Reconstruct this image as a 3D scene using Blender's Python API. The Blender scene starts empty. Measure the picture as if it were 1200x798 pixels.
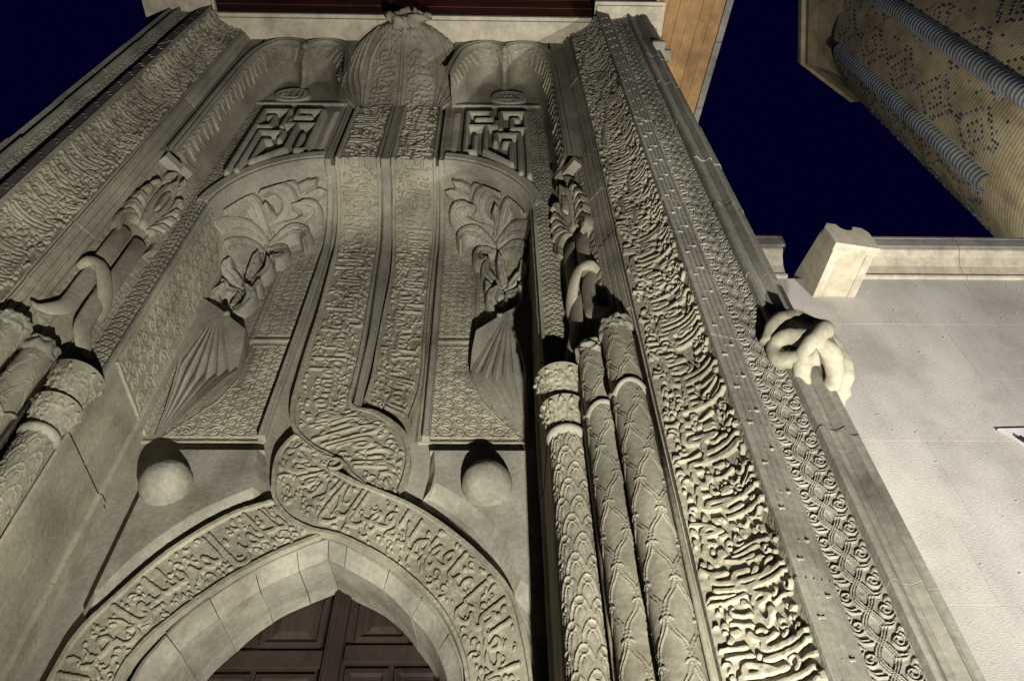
import bpy, bmesh, math, random
import numpy as np
from mathutils import Vector, Matrix
from mathutils.geometry import tessellate_polygon
random.seed(7); RNG = np.random.default_rng(7)
SC = bpy.context.scene
COL = SC.collection
pi = math.pi

# ------------------------------------------------------------------ camera, world, lamps, exposure
CAMX, CAMY, CAMZ = 1.25, -3.0, 1.6
cam = bpy.data.cameras.new('camera'); cam.sensor_width = 36; cam.lens = 27.0
cam.clip_start = .05; cam.clip_end = 2000
camo = bpy.data.objects.new('camera', cam); COL.objects.link(camo)
RT, UP, FW = (0.999777, -0.017197, -0.012251), (-0.005999, -0.787666, 0.616072), (0.020244, 0.615862, 0.787594)
m = Matrix(((RT[0], UP[0], -FW[0], CAMX), (RT[1], UP[1], -FW[1], CAMY), (RT[2], UP[2], -FW[2], CAMZ), (0, 0, 0, 1)))
camo.matrix_world = m
SC.camera = camo
w = bpy.data.worlds.new('World'); SC.world = w; w.use_nodes = True
bg = w.node_tree.nodes['Background']; bg.inputs['Color'].default_value = (.030, .016, .50, 1); bg.inputs['Strength'].default_value = .026
SC.view_settings.view_transform = 'Standard'; SC.view_settings.look = 'None'
SC.view_settings.exposure = 0; SC.view_settings.gamma = 1

def lamp(name, loc, target, watts, size, col, radius=.12, blend=.6):
    l = bpy.data.lights.new(name, 'SPOT'); l.energy = watts; l.spot_size = math.radians(size); l.spot_blend = blend
    l.color = col; l.shadow_soft_size = radius
    o = bpy.data.objects.new(name, l); COL.objects.link(o)
    o.location = loc; o.rotation_euler = (Vector(target) - Vector(loc)).to_track_quat('-Z', 'Y').to_euler()
    return o
LAMP = (2.0, -2.1, -.55)
lamp('portal_floodlight', LAMP, (.7, .6, 7.0), 3500, 80, (1, .96, .87), .045, 1)
lamp('wall_floodlight', (6.8, -2.4, -.5), (6.3, 1.0, 5.4), 3900, 80, (1, .97, .93), .06, 1)
lamp('minaret_floodlight', (8.0, 2.6, 8.6), (12, 3.6, 22), 3300, 80, (1, .94, .80), .1, .5)

# ------------------------------------------------------------------ materials
def material(name, base, var=.14, rough=.9, bump=.25, scale=26, stain=None, streak=False, tint=.09, soot=.42, courses_=False):
    mt = bpy.data.materials.new(name); mt.use_nodes = True
    nt = mt.node_tree; N = nt.nodes; L = nt.links
    b = N['Principled BSDF']; b.inputs['Roughness'].default_value = rough
    b.inputs['Specular IOR Level'].default_value = .2
    tc = N.new('ShaderNodeTexCoord')
    mp = N.new('ShaderNodeMapping'); L.new(tc.outputs['Object'], mp.inputs['Vector'])
    if streak: mp.inputs['Scale'].default_value = streak
    n1 = N.new('ShaderNodeTexNoise'); n1.inputs['Scale'].default_value = 1.7; n1.inputs['Detail'].default_value = 7
    n1.inputs['Roughness'].default_value = .62
    n2 = N.new('ShaderNodeTexNoise'); n2.inputs['Scale'].default_value = scale; n2.inputs['Detail'].default_value = 6
    L.new(tc.outputs['Object'], n1.inputs['Vector']); L.new(mp.outputs['Vector'], n2.inputs['Vector'])
    r1 = N.new('ShaderNodeValToRGB'); r1.color_ramp.elements[0].position = .3; r1.color_ramp.elements[1].position = .72
    d = tuple(c * (1 - var * 1.6) for c in base); h = tuple(min(1, c * (1 + var)) for c in base)
    st = stain or tuple((d[0], d[1] * .97, d[2] * .92))
    r1.color_ramp.elements[0].color = (*st, 1); r1.color_ramp.elements[1].color = (*h, 1)
    e = r1.color_ramp.elements.new(.48); e.color = (*base, 1)
    L.new(n1.outputs['Fac'], r1.inputs['Fac'])
    mx = N.new('ShaderNodeMix'); mx.data_type = 'RGBA'; mx.blend_type = 'OVERLAY'; mx.inputs['Factor'].default_value = .35
    L.new(r1.outputs['Color'], mx.inputs[6]); L.new(n2.outputs['Fac'], mx.inputs[7])
    oi = N.new('ShaderNodeObjectInfo'); mr = N.new('ShaderNodeMapRange'); mr.inputs['To Min'].default_value = 1 - tint; mr.inputs['To Max'].default_value = 1 + tint
    L.new(oi.outputs['Random'], mr.inputs['Value'])
    n3 = N.new('ShaderNodeTexNoise'); n3.inputs['Scale'].default_value = .55; n3.inputs['Detail'].default_value = 9; n3.inputs['Roughness'].default_value = .7
    m3 = N.new('ShaderNodeMapping'); m3.inputs['Scale'].default_value = (2.6, 2.6, .8); L.new(tc.outputs['Object'], m3.inputs['Vector']); L.new(m3.outputs['Vector'], n3.inputs['Vector'])
    r3 = N.new('ShaderNodeMapRange'); r3.inputs['From Min'].default_value = .36; r3.inputs['From Max'].default_value = .60; r3.inputs['To Min'].default_value = 1 - soot; r3.inputs['To Max'].default_value = 1
    L.new(n3.outputs['Fac'], r3.inputs['Value'])
    mu = N.new('ShaderNodeMath'); mu.operation = 'MULTIPLY'; L.new(mr.outputs['Result'], mu.inputs[0]); L.new(r3.outputs['Result'], mu.inputs[1])
    vm = N.new('ShaderNodeVectorMath'); vm.operation = 'SCALE'; L.new(mx.outputs[2], vm.inputs[0]); L.new(mu.outputs[0], vm.inputs['Scale'])
    L.new(vm.outputs['Vector'], b.inputs['Base Color'])
    if courses_:                                  # brick beds as shallow darker mortar lines
        wv = N.new('ShaderNodeTexWave'); wv.wave_type = 'BANDS'; wv.bands_direction = 'Z'; wv.inputs['Scale'].default_value = 2.9; wv.inputs['Distortion'].default_value = .6; wv.inputs['Detail'].default_value = 2
        L.new(tc.outputs['Object'], wv.inputs['Vector'])
        rw_ = N.new('ShaderNodeMapRange'); rw_.inputs['From Min'].default_value = .05; rw_.inputs['From Max'].default_value = .35; rw_.inputs['To Min'].default_value = .55; L.new(wv.outputs['Fac'], rw_.inputs['Value'])
        v2 = N.new('ShaderNodeVectorMath'); v2.operation = 'SCALE'; L.new(vm.outputs['Vector'], v2.inputs[0]); L.new(rw_.outputs['Result'], v2.inputs['Scale']); L.new(v2.outputs['Vector'], b.inputs['Base Color'])
    bp = N.new('ShaderNodeBump'); bp.inputs['Strength'].default_value = bump; bp.inputs['Distance'].default_value = .012
    L.new(n2.outputs['Fac'], bp.inputs['Height']); L.new(bp.outputs['Normal'], b.inputs['Normal'])
    return mt
STONE = material('carved_stone', (.346, .322, .242), .24, .92, .22, 30)
STONE_B = material('carved_stone_grey', (.30, .288, .235), .24, .92, .3, 24)
STONE_C = material('carved_stone_pale', (.350, .332, .266), .22, .92, .25, 30)
WALL = material('tooled_wall_stone', (.62, .585, .52), .10, .95, .45, 38, stain=(.50, .465, .41), streak=(1, 1, 5), tint=.025, soot=.2)
MORTAR = material('pale_mortar', (.72, .70, .66), .06, .95, .3, 40)
LIME = material('cream_limestone', (.62, .56, .43), .12, .9, .25, 18)
ASHLAR = material('weathered_parapet_stone', (.30, .28, .25), .2, .95, .4, 14)
WOOD = material('varnished_eave_wood', (.46, .27, .115), .2, .6, .2, 9, streak=(9, 1, 9))
DARKWOOD = material('dark_red_board_wood', (.16, .055, .03), .25, .6, .25, 9, streak=(1, 9, 9))
DOORWOOD = material('old_walnut_door_wood', (.046, .032, .026), .3, .55, .35, 12, streak=(9, 9, 1))
BRICK = material('minaret_buff_brick', (.36, .30, .19), .2, .95, .5, 26, streak=(1, 1, 5))
COURSED = material('minaret_brick_courses', (.37, .31, .20), .22, .95, .6, 26, streak=(1, 1, 5), courses_=True)
GLAZE = material('blue_glazed_brick', (.12, .16, .24), .25, .5, .1, 20)
HOLE = material('dark_brick_socket', (.05, .045, .05), .3, .9, .1, 20)
METAL = material('dark_painted_metal', (.04, .04, .045), .2, .5, .05, 30)
GROUND = material('stone_paving', (.22, .20, .17), .2, .95, .4, 6)
WHITE = material('white_plaster_board', (.90, .89, .85), .05, .8, .1, 20)
DIRT = material('stained_plaster', (.62, .56, .40), .12, .9, .25, 14)

# ------------------------------------------------------------------ object helpers
def tag(o, label=None, cat=None, group=None, kind=None):
    if label: o['label'] = label
    if cat: o['category'] = cat
    if group: o['group'] = group
    if kind: o['kind'] = kind
    return o
def thing(name, label, cat, loc=(0, 0, 0), group=None):
    o = bpy.data.objects.new(name, None); COL.objects.link(o); o.location = loc; o.empty_display_size = .3
    return tag(o, label, cat, group)
def mesh_obj(name, verts, faces, mat, parent=None, smooth=False, mats=None, midx=None):
    me = bpy.data.meshes.new(name)
    verts = np.asarray(verts, dtype=np.float32)
    if isinstance(faces, np.ndarray):
        k = faces.shape[1]; nf = len(faces)
        me.vertices.add(len(verts)); me.vertices.foreach_set('co', verts.ravel())
        me.loops.add(nf * k); me.loops.foreach_set('vertex_index', faces.astype(np.int32).ravel())
        me.polygons.add(nf); me.polygons.foreach_set('loop_start', np.arange(0, nf * k, k, dtype=np.int32))
        me.update(calc_edges=True)
    else:
        me.from_pydata([tuple(map(float, v)) for v in verts], [], faces)
    me.polygons.foreach_set('use_smooth', np.full(len(me.polygons), smooth, dtype=bool))
    me.materials.append(mat)
    if mats:
        for q in mats: me.materials.append(q)
    if midx is not None: me.polygons.foreach_set('material_index', np.asarray(midx, dtype=np.int32))
    o = bpy.data.objects.new(name, me); COL.objects.link(o)
    if parent is not None:
        o.parent = parent
        o.matrix_parent_inverse = parent.matrix_world.inverted() if parent.type != 'EMPTY' else Matrix.Translation(-Vector(parent.location))
    return o
def grid_faces(nr, nc, keep=None):
    i = np.arange(nr * nc).reshape(nr, nc)
    f = np.stack([i[:-1, :-1], i[:-1, 1:], i[1:, 1:], i[1:, :-1]], -1)
    if keep is not None: f = f[keep]
    return f.reshape(-1, 4)
def grid_obj(name, P, mat, parent, smooth=True, keep=None):
    nr, nc = P.shape[:2]; f = grid_faces(nr, nc, keep); V = P.reshape(-1, 3)
    if keep is not None:
        used = np.unique(f); re = np.full(len(V), -1); re[used] = np.arange(len(used)); V = V[used]; f = re[f]
    return mesh_obj(name, V, f, mat, parent, smooth)
class MB:
    def __init__(s): s.v = []; s.f = []
    def add(s, vs, fs):
        b = len(s.v); s.v += [tuple(v) for v in vs]; s.f += [[b + i for i in f] for f in fs]
    def box(s, x0, x1, y0, y1, z0, z1, bev=0.0):
        if bev <= 0:
            s.add([(x, y, z) for z in (z0, z1) for y in (y0, y1) for x in (x0, x1)],
                  [(0, 2, 3, 1), (4, 5, 7, 6), (0, 1, 5, 4), (2, 6, 7, 3), (0, 4, 6, 2), (1, 3, 7, 5)])
        else:
            bm = bmesh.new(); bmesh.ops.create_cube(bm, size=1)
            for v in bm.verts:
                v.co = Vector(((x0 + x1) / 2 + v.co.x * (x1 - x0), (y0 + y1) / 2 + v.co.y * (y1 - y0), (z0 + z1) / 2 + v.co.z * (z1 - z0)))
            bmesh.ops.bevel(bm, geom=bm.edges[:], offset=bev, segments=2, profile=.6, affect='EDGES')
            bm.verts.ensure_lookup_table(); bm.verts.index_update()
            s.add([tuple(v.co) for v in bm.verts], [[v.index for v in f.verts] for f in bm.faces]); bm.free()
    def tube(s, pts, rad, n=12, cap=True):
        pts = [Vector(p) for p in pts]; k = len(pts)
        rad = rad if isinstance(rad, (list, tuple, np.ndarray)) else [rad] * k
        t0 = (pts[1] - pts[0]).normalized(); a = t0.orthogonal().normalized(); vs = []
        for i, p in enumerate(pts):
            t = (pts[min(i + 1, k - 1)] - pts[max(i - 1, 0)]).normalized()
            a = (a - t * a.dot(t)).normalized(); b = t.cross(a)
            for j in range(n):
                q = 2 * pi * j / n; vs.append(p + (a * math.cos(q) + b * math.sin(q)) * rad[i])
        fs = [(i * n + j, i * n + (j + 1) % n, (i + 1) * n + (j + 1) % n, (i + 1) * n + j) for i in range(k - 1) for j in range(n)]
        if cap: fs += [list(range(n))[::-1], [(k - 1) * n + j for j in range(n)]]
        s.add(vs, fs)
    def loft(s, curves, close=False):
        n = len(curves[0]); vs = [p for c in curves for p in c]
        s.add(vs, [(i * n + j, i * n + j + 1, (i + 1) * n + j + 1, (i + 1) * n + j) for i in range(len(curves) - 1) for j in range(n - 1)])
    def prism(s, poly, axis, a, b):
        # poly: 2-D outline; axis 'y' -> (x,z) at y=a..b ; axis 'z' -> (x,y) at z=a..b ; axis 'x' -> (y,z)
        def P(p, t): return (p[0], t, p[1]) if axis == 'y' else ((p[0], p[1], t) if axis == 'z' else (t, p[0], p[1]))
        n = len(poly); s.add([P(p, a) for p in poly] + [P(p, b) for p in poly],
                             [list(range(n)), list(range(n, 2 * n))[::-1]] + [(i, (i + 1) % n, n + (i + 1) % n, n + i) for i in range(n)])
    def build(s, name, mat, parent=None, smooth=False, mats=None, midx=None):
        return mesh_obj(name, s.v, s.f, mat, parent, smooth, mats, midx)
def spline(pts, n, closed=False):
    """Catmull-Rom through points, n samples, uniform in arc length"""
    p = np.asarray(pts, float); k = len(p)
    e = np.vstack([2 * p[0] - p[1], p, 2 * p[-1] - p[-2]]); out = []
    for i in range(k - 1):
        a, b, c, d = e[i:i + 4]; t = np.linspace(0, 1, 24, endpoint=False)[:, None]
        out.append(.5 * ((2 * b) + (-a + c) * t + (2 * a - 5 * b + 4 * c - d) * t ** 2 + (-a + 3 * b - 3 * c + d) * t ** 3))
    out = np.vstack(out + [p[-1:]])
    return resample(out, n)
def resample(p, n):
    p = np.asarray(p, float); s = np.r_[0, np.cumsum(np.linalg.norm(np.diff(p, axis=0), axis=1))]
    t = np.linspace(0, s[-1], n)
    return np.stack([np.interp(t, s, p[:, j]) for j in range(p.shape[1])], 1)
def sst(a, b, x):
    t = np.clip((x - a) / (b - a), 0, 1); return t * t * (3 - 2 * t)

# ------------------------------------------------------------------ relief canvas
class Canvas:
    def __init__(s, w, h, cell=.004):
        s.w, s.h, s.c = w, h, cell; s.nx = int(w / cell) + 2; s.ny = int(h / cell) + 2
        s.A = np.zeros((s.ny, s.nx), np.float32)
    def stamp(s, x, y, r, hm, edge=.5, sub=False):
        c = s.c; i0 = max(0, int((x - r) / c)); i1 = min(s.nx, int((x + r) / c) + 2); j0 = max(0, int((y - r) / c)); j1 = min(s.ny, int((y + r) / c) + 2)
        if i0 >= i1 or j0 >= j1: return
        dx = np.arange(i0, i1) * c - x; dy = np.arange(j0, j1) * c - y
        d = np.sqrt(dx[None] ** 2 + dy[:, None] ** 2)
        v = hm * np.clip((r - d) / (edge * r + 1e-6), 0, 1); W = s.A[j0:j1, i0:i1]
        if sub: np.minimum(W, np.where(d < r, hm, 9), out=W)
        else: np.maximum(W, v, out=W)
    def stroke(s, pts, w0, w1=None, hm=.02, h1=None, edge=.5, taper=0):
        pts = np.asarray(pts, float); w1 = w0 if w1 is None else w1; h1 = hm if h1 is None else h1
        L = np.linalg.norm(np.diff(pts, axis=0), axis=1).sum(); n = max(3, int(L / max(.3 * min(w0, w1), s.c * .8)))
        n = min(n, 900); q = resample(pts, n)
        for i in range(n):
            t = i / (n - 1); w = w0 + (w1 - w0) * t
            if taper: w *= max(.25, min(1, t / taper, (1 - t) / taper))
            s.stamp(q[i, 0], q[i, 1], w / 2, hm + (h1 - hm) * t, edge)
    def spiral(s, x, y, r, a0, turns, w, hm, cw=1, n=36, edge=.5):
        t = np.linspace(0, 1, n); a = a0 + cw * turns * 2 * pi * t; rr = r * (1 - .78 * t)
        s.stroke(np.stack([x + rr * np.cos(a), y + rr * np.sin(a)], 1), w, w * .75, hm, None, edge)
        s.stamp(x + rr[-1] * math.cos(a[-1]), y + rr[-1] * math.sin(a[-1]), w * .85, hm, edge)
    def leaf(s, pts, w, h0, h1, groove=True, edge=.35, n=40, peak=.55):
        """lobed leaf along a curved midrib: rises to a free tip, with a cut midrib"""
        q = spline(pts, n)
        for i in range(n):
            t = i / (n - 1); ww = w * (.18 + .82 * math.sin(pi * min(1, t ** 1.0 * .5 / peak if t < peak else .5 + .5 * (t - peak) / (1 - peak)) ) ** .8)
            s.stamp(q[i, 0], q[i, 1], max(ww / 2, s.c), h0 + (h1 - h0) * t, edge)
        if groove:
            k = int(n * .12), int(n * .86)
            for i in range(*k):
                t = i / (n - 1); x, y = q[i]; c = s.c; r = w * .07 + c
                i0 = max(0, int((x - r) / c)); j0 = max(0, int((y - r) / c)); W = s.A[j0:j0 + int(2 * r / c) + 2, i0:i0 + int(2 * r / c) + 2]
                np.minimum(W, (h0 + (h1 - h0) * t) * .68, out=W)
    def petal(s, pts, w, h0, h1, n=60, groove=True, tipw=.35):
        q = spline(pts, n); c = s.c; T = np.full_like(s.A, -1.0); Dm = np.full_like(s.A, 9.0)
        for i in range(n):
            t = i / (n - 1); R = w / 2 * (.30 + .70 * math.sin(pi * min(1, .12 + .76 * t)) ** .9) * (1 if t < .8 else 1 - (1 - tipw) * (t - .8) / .2); x, y = q[i]
            i0 = max(0, int((x - R) / c)); i1 = min(s.nx, int((x + R) / c) + 2); j0 = max(0, int((y - R) / c)); j1 = min(s.ny, int((y + R) / c) + 2)
            if i0 >= i1 or j0 >= j1: continue
            d = np.sqrt((np.arange(i0, i1) * c - x)[None] ** 2 + (np.arange(j0, j1) * c - y)[:, None] ** 2) / R
            better = d < Dm[j0:j1, i0:i1]; v = (h0 + (h1 - h0) * t) * (1 - .30 * d ** 2 - (.22 * np.clip(1 - d / .16, 0, 1) if groove else 0) + (.10 * np.clip(1 - abs(d - .62) / .16, 0, 1) if groove else 0))
            W = T[j0:j1, i0:i1]; W[better] = v[better]; Dm[j0:j1, i0:i1] = np.minimum(Dm[j0:j1, i0:i1], d)
        ins = Dm < 1; rim = (Dm >= 1) & (Dm < 1.0)
        s.A[ins] = np.maximum(T[ins], s.A[ins] * .0)
        # cut a shadow line round the petal
        B = ins.astype(np.float32)
        for _ in range(2):
            B[:, 1:-1] = (B[:, :-2] + B[:, 1:-1] + B[:, 2:]) / 3; B[1:-1] = (B[:-2] + B[1:-1] + B[2:]) / 3
        ring = (~ins) & (B > .03); s.A[ring] = np.minimum(s.A[ring], h0 * .25)
    def blur(s, n=1):
        for _ in range(n):
            A = s.A; A[:, 1:-1] = (A[:, :-2] + 2 * A[:, 1:-1] + A[:, 2:]) / 4; A[1:-1] = (A[:-2] + 2 * A[1:-1] + A[2:]) / 4
    def sample(s, U, V):
        x = np.clip(U / s.c, 0, s.nx - 1.001); y = np.clip(V / s.c, 0, s.ny - 1.001)
        i = x.astype(int); j = y.astype(int); fx = x - i; fy = y - j; A = s.A
        return (A[j, i] * (1 - fx) + A[j, i + 1] * fx) * (1 - fy) + (A[j + 1, i] * (1 - fx) + A[j + 1, i + 1] * fx) * fy
    def rough(s, amp):
        n = RNG.normal(0, 1, (s.ny // 6 + 2, s.nx // 6 + 2)); n = np.kron(n, np.ones((6, 6)))[:s.ny, :s.nx]
        for _ in range(3):
            n[:, 1:-1] = (n[:, :-2] + n[:, 1:-1] + n[:, 2:]) / 3; n[1:-1] = (n[:-2] + n[1:-1] + n[2:]) / 3
        s.A += (n * amp).astype(np.float32)

# ------------------------------------------------------------------ Arabic lettering (outlines of the built-in font)
FORMS = {}
for ch, code, n in zip('ءآأؤإئابةتثجحخدذرزسشصضطظعغفقكلمنهوىي',
                       (0xFE80, 0xFE81, 0xFE83, 0xFE85, 0xFE87, 0xFE89, 0xFE8D, 0xFE8F, 0xFE93, 0xFE95, 0xFE99, 0xFE9D, 0xFEA1, 0xFEA5, 0xFEA9, 0xFEAB,
                        0xFEAD, 0xFEAF, 0xFEB1, 0xFEB5, 0xFEB9, 0xFEBD, 0xFEC1, 0xFEC5, 0xFEC9, 0xFECD, 0xFED1, 0xFED5, 0xFED9, 0xFEDD, 0xFEE1,
                        0xFEE5, 0xFEE9, 0xFEED, 0xFEEF, 0xFEF1),
                       (1, 2, 2, 2, 2, 4, 2, 4, 2, 4, 4, 4, 4, 4, 2, 2, 2, 2, 4, 4, 4, 4, 4, 4, 4, 4, 4, 4, 4, 4, 4, 4, 4, 2, 2, 4)):
    FORMS[ch] = (code, n)
def shape_word(wd):
    out = []; prev_joins = False; i = 0
    while i < len(wd):
        ch = wd[i]
        if ch == 'ل' and i + 1 < len(wd) and wd[i + 1] in 'اآأإ':
            base = {'ا': 0xFEFB, 'آ': 0xFEF5, 'أ': 0xFEF7, 'إ': 0xFEF9}[wd[i + 1]]
            out.append(chr(base + (1 if prev_joins else 0))); prev_joins = False; i += 2; continue
        code, n = FORMS[ch]; nxt = i + 1 < len(wd) and FORMS[wd[i + 1]][1] > 1 and n == 4
        if n == 1: out.append(chr(code)); prev_joins = False
        elif prev_joins and nxt: out.append(chr(code + 3)); prev_joins = True
        elif nxt: out.append(chr(code + 2)); prev_joins = True
        else: out.append(chr(code + (1 if prev_joins else 0))); prev_joins = False
        i += 1
    return ''.join(out[::-1])
_cache = {}
_fc = bpy.data.curves.new('lettering', 'FONT'); _fc.fill_mode = 'NONE'; _fc.resolution_u = 3
_fo = bpy.data.objects.new('lettering', _fc); COL.objects.link(_fo)
def word_outline(wd):
    if wd not in _cache:
        _fc.body = shape_word(wd); dg = bpy.context.evaluated_depsgraph_get(); dg.update()
        ev = _fo.evaluated_get(dg); me = ev.to_mesh()
        co = np.zeros(len(me.vertices) * 3); me.vertices.foreach_get('co', co); ed = np.zeros(len(me.edges) * 2, int); me.edges.foreach_get('vertices', ed)
        co = co.reshape(-1, 3)[:, :2].copy(); ed = ed.reshape(-1, 2).copy(); ev.to_mesh_clear()
        # order every contour: v0 -> v0+1 ..., closing edge runs back to the first vertex
        a, b = ed[:, 0].copy(), ed[:, 1].copy()
        sw = (np.abs(a - b) == 1) & (a > b); a[sw], b[sw] = b[sw], a[sw].copy() * 0 + ed[sw][:, 0]
        sw = (np.abs(a - b) > 1) & (a < b); t = a[sw].copy(); a[sw] = b[sw]; b[sw] = t
        _cache[wd] = (co, np.stack([a, b], 1))
    return _cache[wd]
def fill_outline(mask, x, y, ed, c):
    ny, nx = mask.shape; acc = np.zeros((ny, nx + 1), np.int16)
    X, Y = x / c, y / c
    for a, b in ed:
        y0, y1 = Y[a], Y[b]
        if y0 == y1: continue
        s = 1 if y1 > y0 else -1
        lo, hi = (y0, y1) if s > 0 else (y1, y0)
        j0 = max(0, math.ceil(lo)); j1 = min(ny - 1, math.ceil(hi) - 1)
        if j1 < j0: continue
        j = np.arange(j0, j1 + 1); xx = X[a] + (j - y0) / (y1 - y0) * (X[b] - X[a])
        np.add.at(acc, (j, np.clip(np.ceil(xx).astype(int), 0, nx)), s)
    mask |= (np.cumsum(acc, 1)[:, :nx] != 0)
def letter_band(cv, text, vlo, vhi, hm, em_k=1.0, scrolls=True, seed=1, start=None, tall=False):
    """stacked thuluth-like lettering: text runs right to left along u (from cv.w down to 0), tops towards vhi"""
    R = random.Random(seed); W = vhi - vlo; em = W * (.54 if tall else .80) * em_k; c = cv.c
    mask = np.zeros((cv.ny, cv.nx), bool); x = cv.w - .02 if start is None else start
    words = text.split(); k = 0
    while x > -.3:
        wd = words[k % len(words)]; k += 1
        co, ed = word_outline(wd); gx = co[:, 0].copy(); gy = co[:, 1].copy(); gx -= gx.min(); wid = gx.max() * em * .66
        hi_row = k % 2
        base = vlo + W * ((.14 if tall else .22) if not hi_row else .36) + W * R.uniform(-.03, .05)
        top = vlo + W * R.uniform(.90, .99)
        yy = gy * em; low = .32 * em
        up = yy > low
        yy[up] = low + (yy[up] - low) / (.72 * em - low) * max(.05, (top - base - low))
        xx = x - wid + gx * em * .66
        lean = R.uniform(.05, .16); xx = xx + (yy) * lean
        # sweep of the pen: bowls sag, word ends rise
        ph = R.uniform(0, 6); yy = base + yy + W * .045 * np.sin(xx / (W * .33) + ph)
        m2 = np.zeros_like(mask); 
        fill_outline(m2, np.clip(xx, -1, cv.w + 1), np.clip(yy, vlo, vhi), ed, c); mask |= m2
        x -= wid * (.80 if hi_row else .92) + W * .01
    def soft(m, n):
        B = m.astype(np.float32)
        for _ in range(n):
            B[:, 1:-1] = (B[:, :-2] + B[:, 1:-1] + B[:, 2:]) / 3; B[1:-1] = (B[:-2] + B[1:-1] + B[2:]) / 3
        return B
    fat = soft(mask, 2) > .10 if tall else soft(mask, 1) > .12
    occ = soft(fat, 2) > .03; fill = np.zeros_like(fat)
    n_try = int(cv.w / W * (190 if tall else 75)) if scrolls else 0
    for _ in range(n_try):
        kind = R.random(); u = R.uniform(0, cv.w); v = vlo + W * (R.uniform(.02, .98) if R.random() < .6 else R.uniform(.03, .42)); S = Canvas(.66 * W, 1.1 * W, c); ox, oy = .33 * W, .55 * W
        if kind < (.34 if tall else .16):
            L_ = W * R.uniform(.20, .46); bow = R.uniform(-.05, .05) * W; th = W * R.uniform(.042, .060); ln = R.uniform(-.12, .12) * L_
            S.stroke(spline([(ox - ln, oy - L_ / 2), (ox + bow, oy), (ox + ln, oy + L_ / 2)], 14), th * .55, th, 1, None, .05)
            if R.random() < .6:
                q = R.choice((1, -1)); S.stroke(spline([(ox - ln, oy - L_ / 2), (ox - ln + q * W * .04, oy - L_ / 2 - W * .035), (ox - ln + q * W * .075, oy - L_ / 2 + W * .005)], 10), th * .7, th * .35, 1, None, .05)
        elif kind < .68:
            r = W * R.uniform(.04, .085); a = R.uniform(0, 6.3); sp = R.uniform(2.4, 4.4); t = np.linspace(0, sp, 18); th = W * .046
            q = np.stack([ox + r * np.cos(a + t) * (1 - .08 * t), oy + r * np.sin(a + t) * (1 - .08 * t)], 1); S.stroke(q, th, th * .4, 1, None, .05); S.stamp(q[0, 0], q[0, 1], th * .62, 1, .05)
        elif kind < .84:
            a = R.uniform(0, 6.3); l = W * R.uniform(.08, .15); cb = R.uniform(-.6, .6)
            S.leaf([(ox, oy), (ox + l * .5 * math.cos(a), oy + l * .5 * math.sin(a)), (ox + l * math.cos(a + cb), oy + l * math.sin(a + cb))], W * .065, 1, 1, False, .05, 16)
        else: S.stamp(ox, oy, W * R.uniform(.020, .034), 1, .05)
        m_ = S.A > .4; i_ = int((u - ox) / c); j_ = int((v - oy) / c); h_, w_ = m_.shape
        a0, b0 = max(0, i_), max(0, j_); a1, b1 = min(cv.nx, i_ + w_), min(cv.ny, j_ + h_)
        if a1 <= a0 or b1 <= b0: continue
        m_ = m_[b0 - j_:b1 - j_, a0 - i_:a1 - i_]; tot = m_.sum()
        if tot < 12: continue
        o_ = occ[b0:b1, a0:a1]; e_ = np.zeros_like(m_); jl, jh = int(vlo / c) - b0, int(vhi / c) - b0
        if max(0, jl) < min(m_.shape[0], jh): e_[max(0, jl):min(m_.shape[0], jh)] = True
        good = m_ & ~o_ & e_
        if good.sum() < tot * (.74 if tall else .84): continue
        fill[b0:b1, a0:a1] |= good; occ[b0:b1, a0:a1] |= soft(good, 2) > .03
    A1, A2 = soft(fat, 1), soft(fat, 4); B1, B2 = soft(fill, 1), soft(fill, 3)
    np.maximum(cv.A, hm * np.maximum(.86 * sst(.36, .72, A1) + .14 * A2, .78 * sst(.36, .72, B1) + .12 * B2), out=cv.A)
    return cv
YASIN = 'بسم الله الرحمن الرحيم يس والقرآن الحكيم إنك لمن المرسلين على صراط مستقيم تنزيل العزيز الرحيم لتنذر قوما ما أنذر آباؤهم فهم غافلون لقد حق القول على أكثرهم فهم لا يؤمنون إنا جعلنا في أعناقهم أغلالا فهي إلى الأذقان فهم مقمحون'
FATH = 'بسم الله الرحمن الرحيم إنا فتحنا لك فتحا مبينا ليغفر لك الله ما تقدم من ذنبك وما تأخر ويتم نعمته عليك ويهديك صراطا مستقيما وينصرك الله نصرا عزيزا هو الذي أنزل السكينة في قلوب المؤمنين ليزدادوا إيمانا مع إيمانهم ولله جنود السماوات والأرض وكان الله عليما حكيما'

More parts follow.
